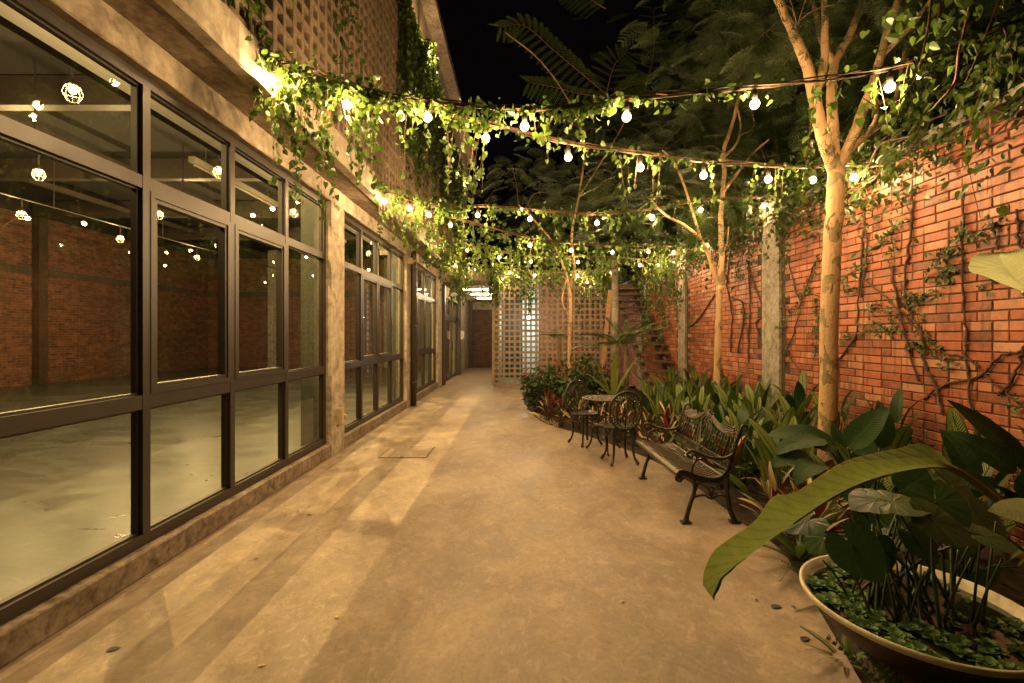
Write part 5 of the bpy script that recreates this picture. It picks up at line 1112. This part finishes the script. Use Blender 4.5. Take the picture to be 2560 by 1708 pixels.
def flamed(x, y, label, n=20, h=0.5):
    t = empty('flamed_plant', (x, y, -0.05), label, 'plant', 'red and cream leaved plants'); lf, st = MB(), MB(); a0 = random.uniform(0, 6.3)
    for i in range(n):
        a = a0 + i * 2.4; f = (i + 0.5) / n; o = Vector((math.cos(a), math.sin(a), 0)); L = random.uniform(0.17, 0.27); hb = h * (1 - 0.75 * f) * random.uniform(0.6, 1.0) - 0.06; hb = max(hb, 0.02); p1 = Vector((x, y, hb)) + o * (0.03 + 0.13 * f)
        st.tube([Vector((x, y, -0.05)) + o * 0.02, p1], 0.004, 4)
        d = (o * (0.25 + 0.9 * f) + Vector((random.gauss(0, .15), random.gauss(0, .15), 1.0 - 0.55 * f))).normalized()
        blade(lf, p1, d, Vector((0, 0, 1)) - o * random.choice((0.8, 0.8, -0.9)), L, L * random.uniform(0.18, 0.25), random.uniform(0.1, 0.8), 0.3, 6, 0.01, random.random(), 0.5, random.uniform(-.6, .6))
    part('leaf_stalks', st, 'red_stem', t); part('leaves', lf, 'varieg', t, smooth=True)
FL = [(0.52, 8.25, 'flamed plant at the corner of the bed under the red flowered shrub'), (0.72, 7.75, 'red leaved plant left of the far chair'), (0.98, 7.5, 'flamed plant behind the back of the far chair'), (1.22, 7.2, 'flamed plant behind the round table'), (1.50, 7.0, 'flamed plant showing between table and near chair'), (1.42, 6.55, 'flamed plant low behind the near chair back'), (1.72, 6.55, 'flamed plant above the near chair back'), (1.72, 6.05, 'flamed plant right of the near chair back'), (1.98, 6.1, 'flamed plant behind the gap of chair and bench'), (1.80, 5.55, 'flamed plant at the far end of the bench'), (2.02, 5.5, 'flamed plant beyond the far armrest'), (1.93, 5.05, 'flamed plant above the far armrest of the bench'), (2.02, 4.5, 'flamed plant seen through the bench back'), (1.98, 3.5, 'cream and red plant at the near back leg of the bench'), (2.10, 3.25, 'dark red and cream plant right of the bench'), (1.95, 3.12, 'low cream striped plant at the floor edge by the bench'), (2.25, 3.5, 'red leaved plant behind the near bench end')]
for x, y, lab in FL: flamed(x, y, lab, 24 if y < 4 else 22, random.uniform(0.42, 0.58))
def shrub(x, y, h, r, label, n):
    t = empty('flowering_shrub', (x, y, -0.08), label, 'shrub', 'red flowered shrubs'); st, lf = MB(), MB()
    for k in range(26):
        a = random.uniform(0, 6.3); rr = r * math.sqrt(random.random()); top = Vector((x + rr * math.cos(a), y + rr * math.sin(a), h * random.uniform(0.62, 1.0) * (1 - 0.25 * (rr / r) ** 2)))
        c = spline([Vector((x + 0.25 * rr * math.cos(a), y + 0.25 * rr * math.sin(a), -0.08)), Vector((x + 0.75 * rr * math.cos(a), y + 0.75 * rr * math.sin(a), top.z * 0.55)), top], 6); st.tube(c, lerpr(0.006, 0.003, len(c)), 5)
        hang_leaves(lf, c[3:], 0.10, (0.07, 0.07, 0.06), n // 26, 0.45, OVAL)
        if random.random() < 0.45:
            L = random.uniform(0.06, 0.13); fl = MB()
            for q in range(9):
                p = top + Vector((random.gauss(0, .004), random.gauss(0, .004), L * q / 9)); ang = q * 2.2
                blade(fl, p, (math.cos(ang) * 0.5, math.sin(ang) * 0.5, 0.9), (math.cos(ang) * -1, math.sin(ang) * -1, 0.3), 0.034, 0.012, 0.3, 0.1, 3, 0, random.random())
            part('flower', fl, 'flower', t)
    part('stem', st, 'red_stem', t); part('foliage', lf, 'shrub', t)
for a in ((0.42, 9.15, 0.86, 0.38, 'dark red flowered shrub nearest the courtyard floor', 650), (0.72, 9.9, 1.10, 0.42, 'dark red flowered shrub at the foot of the breeze block screen', 650), (0.98, 8.75, 1.05, 0.40, 'red flowered shrub behind the back of the far chair', 700), (1.45, 8.8, 1.12, 0.40, 'red flowered shrub beside the slim pale trunk', 650), (1.42, 9.8, 1.2, 0.42, 'tall red flowered shrub deep in the bed', 560)): shrub(*a)
def rosette(name, label, x, y, z, leaves, mat, group=None, cat='fern', stem=None):
    t = empty(name, (x, y, min(z, 0)), label, cat, group); lf = MB()
    for (a, tilt, L, Wd, bend, var) in leaves:
        o = Vector((math.cos(a), math.sin(a), 0)); blade(lf, Vector((x, y, z)) + o * 0.03, o * math.sin(tilt) + Vector((0, 0, math.cos(tilt))), Vector((0, 0, 1)) - o * 1.0, L, Wd, bend, 0.14, 12, 0.02, var, 0.62)
    part('fronds', lf, mat, t, smooth=True)
    if stem: m = MB(); m.tube(stem[0], stem[1], 9); part('stem', m, 'bark2', t, smooth=True)
rosette('nest_fern', 'bird nest fern with upright yellow green fronds above the shrubs', 1.62, 7.9, 0.42, [(3.3, 0.35, 0.86, 0.13, 0.25, 0.55), (4.9, 0.06, 0.86, 0.125, 0.15, 1.0), (0.2, 0.45, 0.90, 0.12, 0.35, 0.8), (2.4, 0.7, 0.7, 0.12, 0.6, 0.3), (5.6, 0.8, 0.7, 0.11, 0.8, 0.3), (1.2, 0.6, 0.75, 0.12, 0.6, 0.4), (4.2, 0.9, 0.6, 0.11, 0.9, 0.2)], 'nest', stem=([(1.62, 7.9, -0.08), (1.62, 7.9, 0.44)], [0.06, 0.07]))
def fern(name, label, x, y, z, n, L, tmpl_s, group=None, tilt=(0.5, 1.2), trunk=None, cat='fern', a_range=(0, 6.28)):
    t = empty(name, (x, y, min(z, 0)), label, cat, group); lf = MB()
    A = np.linspace(a_range[0], a_range[1], n, endpoint=False) + rng.normal(0, 0.15, n); T_ = rng.uniform(tilt[0], tilt[1], n)
    d = np.stack([np.cos(A) * np.sin(T_), np.sin(A) * np.sin(T_), np.cos(T_)], 1); nr = np.stack([-np.cos(A) * np.cos(T_), -np.sin(A) * np.cos(T_), np.sin(T_) + 0.3], 1)
    lf.scatter(tmpl_s, frames(d, nr), np.tile(np.array([[x, y, z]]), (n, 1)), L * rng.uniform(0.7, 1.1, n), rng.uniform(0, 1, n)); part('fronds', lf, 'treefern' if trunk else 'fern', t)
    if trunk: m = MB(); m.tube(trunk, lerpr(0.06, 0.045, len(trunk)), 10); part('trunk', m, 'bark2', t, smooth=True)
TF = frond_template(26, 0.22, 0.010, 0.42, 1.25)
fern('tree_fern', 'tree fern with arching fronds right of the slim pale trunk', 1.86, 8.6, 1.32, 15, 0.95, TF, trunk=[(1.86, 8.6, -0.08), (1.84, 8.6, 0.7), (1.86, 8.6, 1.32)], tilt=(0.7, 1.35))
fern('tree_fern', 'small tree fern with one upright young frond under the stair', 2.12, 9.0, 1.28, 5, 0.75, TF, trunk=[(2.12, 9.0, -0.08), (2.12, 9.0, 1.28)], tilt=(0.05, 0.9))
fern('tree_fern', 'feathery fern fronds over the shrubs against the screen', 0.95, 10.8, 1.45, 8, 0.85, TF, trunk=[(0.95, 10.8, -0.08), (0.95, 10.8, 1.45)], tilt=(0.7, 1.3))
for x, y, lab in ((2.55, 8.3, 'sword leaved plant below the lowest stair treads'), (2.1, 8.0, 'sword leaved plant left of the stair foot'), (3.05, 8.5, 'sword leaved plant between stair and far pillar')):
    rosette('sword_plant', lab, x, y, 0.05, [(k * 2.4, 0.25 + 0.07 * k, random.uniform(0.7, 1.05), 0.075, random.uniform(0.3, 1.1), random.random()) for k in range(14)], 'blade', 'sword leaved plants', 'plant')
LOWF = frond_template(22, 0.12, 0.022, 0.5, 1.25)
for x, y, z, n, L, lab in ((1.84, 2.98, 0.0, 16, 0.42, 'small fern at the floor edge behind the bowl'), (1.43, 1.50, 0.06, 22, 0.42, 'fern in front of the bowl at the bottom edge'), (1.52, 2.12, -0.03, 9, 0.20, 'low dark fern tucked under the left of the bowl'), (1.62, 1.38, 0.06, 13, 0.40, 'fern in front of the bowl near the bottom right corner'), (1.88, 5.35, 0.0, 9, 0.26, 'low plant at the floor edge beyond the bench seat'), (1.80, 2.55, -0.02, 9, 0.3, 'fern between bowl rim and the bench plants')):
    fern('fern', lab, x, y, z, n, L, LOWF, 'small ferns along the floor edge', (0.3, 1.05))

# ---------------------------------------------------------------- the bowl with its water plants
BC = Vector((1.605, 1.85, 0)); BR = 0.395; BZ = 0.42
bw = empty('water_bowl', (BC.x, BC.y, -0.05), 'wide shallow pale bowl planted as a small pond', 'bowl')
m = MB(); prof = [(0.0, -0.09), (0.17, -0.09), (0.16, -0.03), (0.115, 0.05), (0.12, 0.13), (0.19, 0.205), (0.27, 0.27), (0.335, 0.335), (0.375, 0.385), (0.392, BZ - 0.014), (0.388, BZ - 0.014)]
m.lathe(prof, 72, (BC.x, BC.y, 0)); part('shell', m, 'bowl_out', bw, smooth=True)
m = MB(); m.lathe([(0.390, BZ - 0.022), (0.398, BZ - 0.010), (0.3985, BZ), (0.393, BZ + 0.005), (0.385, BZ + 0.002), (0.374, BZ - 0.022), (0.345, 0.372), (0.27, 0.315), (0.0, 0.25)], 72, (BC.x, BC.y, 0)); part('rim', m, 'bowl', bw, smooth=True)
m = MB(); WZ = 0.388
m.lathe([(0.0, WZ), (0.2, WZ), (0.360, WZ)], 48, (BC.x, BC.y, 0)); part('water', m, 'water', bw, smooth=True)
def heart_blade(mb, p, d, nrm, S, var, cup=0.10, droop=0.12):
    p, d, nrm = Vector(p), Vector(d).normalized(), Vector(nrm); x = d.cross(nrm).normalized(); nz = x.cross(d)
    th = np.linspace(-math.pi, math.pi, 29); key = np.array([0, 25, 60, 100, 135, 160, 174, 180]) * math.pi / 180; val = np.array([0.80, 0.62, 0.54, 0.52, 0.50, 0.42, 0.24, 0.06])
    R_ = np.interp(np.abs(th), key, val); V, uv, F = [tuple(p)], [(0.5, 0.18)], []
    for q in (0.35, 0.7, 1.0):
        for a, r in zip(th, R_):
            lx, ly = math.sin(a) * r * q, math.cos(a) * r * q; lz = cup * abs(lx) - droop * (ly ** 2) - 0.22 * lx * lx + 0.012 * math.sin(a * 9 + var * 9) * q
            V.append(tuple(p + x * (lx * S) + d * (ly * S) + nz * (lz * S))); uv.append((0.5 + lx, 0.18 + ly))
    n = len(th)
    for i in range(n - 1):
        F.append((0, 1 + i, 2 + i))
        for k in range(2): a = 1 + k * n + i; F.append((a, a + n, a + n + 1, a + 1))
    mb.add(V, F, var, uv)
tp = empty('elephant_ear', (BC.x, BC.y, WZ), 'heart leaved water plant growing out of the bowl on many stalks', 'plant'); st, lf = MB(), MB()
TL = [  # reading in the photograph, depth, tip direction, normal, size
    ((2131, 1365), 1.72, (0.35, -0.4, -0.6), (-0.45, -0.75, 0.5), 0.20), ((2341, 1255), 1.86, (-0.1, -0.55, -0.65), (-0.2, -0.85, 0.5), 0.235), ((2330, 1300), 1.72, (0.75, -0.3, -0.35), (-0.1, -0.5, 0.85), 0.21), ((2446, 1290), 1.92, (0.3, -0.5, -0.7), (0.2, -0.85, 0.45), 0.215),
    ((2190, 1250), 1.95, (-0.9, -0.2, -0.15), (0.0, -0.25, 1), 0.19), ((2230, 1255), 1.80, (0.85, -0.25, -0.05), (0.1, -0.25, 1), 0.20), ((2020, 1300), 1.95, (-0.85, -0.1, -0.3), (-0.1, -0.3, 1), 0.17), ((2245, 1290), 2.05, (0.1, 0.2, -0.8), (0, -0.95, 0.2), 0.17), ((2200, 1370), 1.86, (0.1, -0.3, -0.85), (-0.1, -0.95, 0.3), 0.14),
    ((2280, 1210), 2.05, (0.6, 0.2, 0.5), (-0.3, -0.8, 0.5), 0.17), ((2380, 1215), 2.10, (0.5, -0.2, -0.4), (0, -0.6, 0.8), 0.2), ((2290, 1345), 1.80, (0.4, -0.4, -0.6), (0, -0.7, 0.6), 0.15), ((2250, 1345), 1.95, (-0.8, -0.2, -0.2), (0, -0.3, 1), 0.15), ((2150, 1245), 2.15, (-0.5, 0.2, 0.3), (-0.1, -0.6, 0.8), 0.16), ((2460, 1340), 1.75, (0.9, -0.2, -0.2), (0, -0.3, 1), 0.17), ((2060, 1345), 2.1, (-0.6, -0.2, -0.4), (0, -0.4, 1), 0.15), ((2400, 1330), 2.0, (-0.2, -0.4, -0.6), (0, -0.8, 0.5), 0.16), ((2180, 1310), 2.1, (0.2, -0.4, -0.5), (0, -0.8, 0.5), 0.16)]
for i, ((px, py), z, d, nr, S) in enumerate(TL):
    p = P(px, py, z); b = Vector((BC.x - 0.02 + 0.17 * math.cos(i * 2.4) * math.sqrt((i % 6 + 1) / 6), BC.y + 0.13 * math.sin(i * 2.4), WZ - 0.03))
    st.tube(spline([b, b.lerp(p, 0.5) + Vector((random.uniform(-.02, .02), 0, 0.05)), p], 6), lerpr(0.0075, 0.0045, 13), 7); heart_blade(lf, p, d, nr, S * 0.88, random.random())
for k in range(26):
    b = Vector((BC.x - 0.02 + random.uniform(-.18, .2), BC.y + random.uniform(-.12, .14), WZ - 0.03)); p = b + Vector((random.uniform(-.12, .12), random.uniform(-.08, .1), random.uniform(0.15, 0.42))); st.tube(spline([b, b.lerp(p, 0.5) + Vector((0, 0, .02)), p], 4), lerpr(0.0065, 0.003, 9), 6)
part('leaf_stalks', st, 'petiole', tp, smooth=True); part('leaves', lf, 'taro', tp, smooth=True)
lm = None; k = 0
for i in range(700):
    a = random.uniform(0, 6.283); r = 0.352 * math.sqrt(random.uniform(0.12, 1.0)); w = Vector((math.cos(a), math.sin(a)))
    dens = (0.95 if (w.x * -0.75 + w.y * -0.75) > 0.25 and r > 0.16 else (0.5 if r > 0.26 else 0.12))
    if random.random() > dens or k >= 110: continue
    p = Vector((BC.x + r * w.x, BC.y + r * w.y, WZ + 0.003))
    if lm is None:
        lms = []
        for v in range(4):
            m = MB()
            for q in range(8):
                an = q * 2.4; o = Vector((math.cos(an), math.sin(an), 0)); m_ = 0.5 + 0.5 * (q / 8); blade(m, o * 0.003, o * (1.1 - 0.6 * q / 8) + Vector((0, 0, 0.25 + 0.75 * q / 8)), Vector((0, 0, 1)) - o * 0.6, 0.030 * (1.1 - 0.05 * q), 0.026, 0.6, 0.25, 4, 0.02, random.random(), 0.75)
            lms.append(m.build('water_lettuce', MT['lettuce'], None, smooth=True))
        lm = True
        for q in lms[1:]: C.objects.unlink(q)
        o = lms[0]
    else: o = bpy.data.objects.new('water_lettuce', random.choice(lms).data); C.objects.link(o)
    o.location = p; o.rotation_euler = (random.uniform(-.1, .1), random.uniform(-.1, .1), a * 7); s = random.uniform(0.7, 1.35); o.scale = (s, s, s); k += 1
    tag(o, 'small green rosette of water lettuce floating in the pale bowl', 'water lettuce', 'water lettuce floating in the bowl')
# ---------------------------------------------------------------- the giant leaves in the foreground
def C11(x, y, z): return P(1720 + x / 2.383, 1050 + y / 2.383, z)
gl = empty('giant_leaf_plant', (2.35, 1.78, -0.05), 'giant ribbed leaf arching from the right over the bowl towards the floor', 'plant')
mid = [(1572, 285), (1450, 272), (1200, 318), (900, 440), (560, 664), (280, 872), (190, 950), (142, 1038)]
fr = [(1572, 284), (1455, 228), (1230, 234), (905, 274), (640, 430), (505, 458), (400, 600), (240, 712), (150, 785), (98, 890), (90, 985), (142, 1038)]
bk = [(1572, 282), (1510, 205), (1390, 140), (1260, 168), (1080, 205), (900, 262), (640, 440), (420, 620), (260, 760), (180, 880), (142, 1038)]
def resample(c, n):
    L = [0]
    for a, b in zip(c, c[1:]): L.append(L[-1] + (b - a).length)
    out = []
    for i in range(n):
        s = L[-1] * i / (n - 1); j = max(k for k in range(len(L)) if L[k] <= s + 1e-9); j = min(j, len(c) - 2); out.append(c[j].lerp(c[j + 1], (s - L[j]) / max(1e-9, L[j + 1] - L[j])))
    return out
dep = lambda i, n: 1.74 - 0.24 * (i / (n - 1))
NN = 60
cm = resample(spline([C11(x, y, dep(i, len(mid))) for i, (x, y) in enumerate(mid)], 8), NN)
cf = resample(spline([C11(x, y, dep(i, len(fr)) - 0.09 * math.sin(math.pi * i / (len(fr) - 1))) for i, (x, y) in enumerate(fr)], 8), NN)
cb = resample(spline([C11(x, y, dep(i, len(bk)) + 0.13 * math.sin(math.pi * i / (len(bk) - 1))) for i, (x, y) in enumerate(bk)], 8), NN)
m = MB(); V, uv, F = [], [], []
for i in range(NN):
    for u in range(9):
        if u <= 4: f = 1 - u / 4; p = cm[i].lerp(cf[i], f); bow = math.sin(math.pi * f)
        else: f = (u - 4) / 4; p = cm[i].lerp(cb[i], f); bow = math.sin(math.pi * f)
        p = p + Vector((0.004 * math.sin(i * 1.7), -0.02, -0.012)) * bow; V.append(tuple(p)); uv.append((0.5 - (1 - u / 4) * 0.5 if u <= 4 else 0.5 + (u - 4) / 8, i / (NN - 1)))
for i in range(NN - 1):
    for u in range(8): a = i * 9 + u; F.append((a, a + 1, a + 10, a + 9))
m.add(V, F, 0.5, uv); part('blade', m, 'giant', gl, smooth=True)
m = MB(); c = spline([Vector((2.38, 1.78, -0.05)), Vector((2.36, 1.80, 0.35)), C11(2180, 770, 1.80), C11(2000, 612, 1.78), C11(1800, 445, 1.76), C11(1640, 325, 1.745)] + cm[2:40:4], 6)
m.tube(c, lerpr(0.020, 0.004, len(c), 0.8), 9); part('stalk', m, 'stalk', gl, smooth=True)
t = empty('pale_leaf_plant', (2.15, 1.70, -0.05), 'pale green ribbed leaf entering the picture at the right edge, above the bed', 'plant'); m = MB()
C8 = lambda x, y, z: P(1700 + x / 2.613, 500 + y / 2.613, z)
def patch_leaf(mb, md, la, lb, n, var):
    md, la, lb = [resample(spline(q, 8), n) for q in (md, la, lb)]; V, uv, F = [], [], []
    for i in range(n):
        for u in range(9):
            f = abs(u - 4) / 4; p = md[i].lerp(la[i] if u < 4 else lb[i], f) + Vector((0, -0.015, 0.006)) * math.sin(math.pi * f); V.append(tuple(p)); uv.append((u / 8, i / (n - 1)))
    for i in range(n - 1):
        for u in range(8): q = i * 9 + u; F.append((q, q + 1, q + 10, q + 9))
    mb.add(V, F, var, uv)
b0 = C8(2245, 600, 1.74)
patch_leaf(m, [b0, C8(2160, 470, 1.70), C8(2068, 352, 1.66)], [b0, C8(2100, 545, 1.66), C8(1990, 498, 1.60), C8(1893, 468, 1.56), C8(1888, 420, 1.56), C8(1915, 372, 1.58), C8(1975, 350, 1.62), C8(2068, 352, 1.66)], [b0, C8(2330, 560, 1.78), C8(2390, 450, 1.80), C8(2340, 340, 1.78), C8(2240, 318, 1.74), C8(2150, 336, 1.70), C8(2068, 352, 1.66)], 40, 0.85); part('blade', m, 'pale', t, smooth=True)
b1 = P(2680, 1330, 1.60); tip = P(2532, 1250, 1.5); m = MB(); blade(m, b1, (tip - b1), Vector((0, -0.6, 0.8)), (tip - b1).length * 1.05, 0.16, 0.5, 0.15, 10, 0.01, 0.3, 0.6); part('blade', m, 'pale', t, smooth=True)
m = MB(); m.tube(spline([Vector((2.15, 1.70, -0.05)), Vector((2.16, 1.72, 0.8)), b0 + Vector((0.06, 0, -0.10)), b0], 6), 0.010, 8); m.tube(spline([Vector((2.12, 1.68, -0.05)), Vector((2.1, 1.62, 0.5)), b1], 5), 0.010, 7); part('stalk', m, 'stalk', t, smooth=True)

# ---------------------------------------------------------------- fallen leaves, pebbles
for px, py, s, rot, mt, lab in ((265, 1629, 0.060, 0.5, 'deadleaf', 'dark curled fallen leaf near the left bottom corner'), (626, 1264, 0.085, 0.9, 'deadleaf', 'long dark fallen leaf lying against the curb'), (766, 1289, 0.045, 0.2, 'deadleaf', 'dark fallen leaf in the middle of a small scatter'), (741, 1281, 0.032, 1.2, 'deadleaf', 'small brown fallen leaf of a small scatter'), (714, 1289, 0.026, 2.2, 'deadleaf', 'smallest dark fallen leaf of a small scatter'), (635, 1399, 0.028, 0.3, 'deadleaf', 'dark crumb of leaf between the light patches'), (845, 1547, 0.038, 2.4, 'yellowleaf', 'small yellow fallen leaf on the open floor'), (1555, 1508, 0.034, 1.0, 'yellowleaf', 'yellow brown fallen leaf near the tip of the giant leaf'), (1928, 1520, 0.075, 0.2, 'deadleaf', 'black wet spot left of the bowl, shaped as a leaf'), (1893, 1505, 0.030, 1.4, 'deadleaf', 'small black leaf scrap left of the bowl'), (2002, 1603, 0.070, 0.4, 'deadleaf', 'black wet spot near the foot of the bowl, shaped as a leaf'), (1990, 1522, 0.03, 2.0, 'deadleaf', 'tiny dark scrap beside the bowl'), (668, 1232, 0.05, 1.7, 'deadleaf', 'dark fallen leaf close to the curb'), (1066, 1217, 0.035, .4, 'deadleaf', 'small dark scrap beyond the inspection cover'), (645, 1668, 0.035, .4, 'yellowleaf', 'pale brown fallen leaf at the bottom edge')):  # two of these are wet spots laid as leaf blades
    p = G(px, py); m = MB(); d = Vector((math.cos(rot), math.sin(rot), 0.02)); blade(m, Vector((p.x, p.y, 0.006)), d, (0, 0, 1), s, s * 0.5, 0.35, 0.12, 6, 0.02, 0.5, 0.5); tag(m.build('fallen_leaf', MT[mt]), lab, 'leaf', 'fallen leaves on the floor')
m = MB()
for i in range(240):
    tt = random.random(); x = 0.24 + 0.32 * tt + random.uniform(0.0, 0.16); y = 8.75 - 1.0 * tt + random.uniform(-.1, .35); s = random.uniform(0.008, 0.018)
    m.lathe([(0, -s * 0.5), (s * 0.8, -s * 0.2), (s, 0.1 * s), (s * 0.6, s * 0.5), (0, s * 0.6)], 6, (x, y, -0.045 + s * 0.4))
tag(m.build('gravel', MT['pebble']), 'small pale pebbles at the corner of the planting bed', None, None, 'stuff')
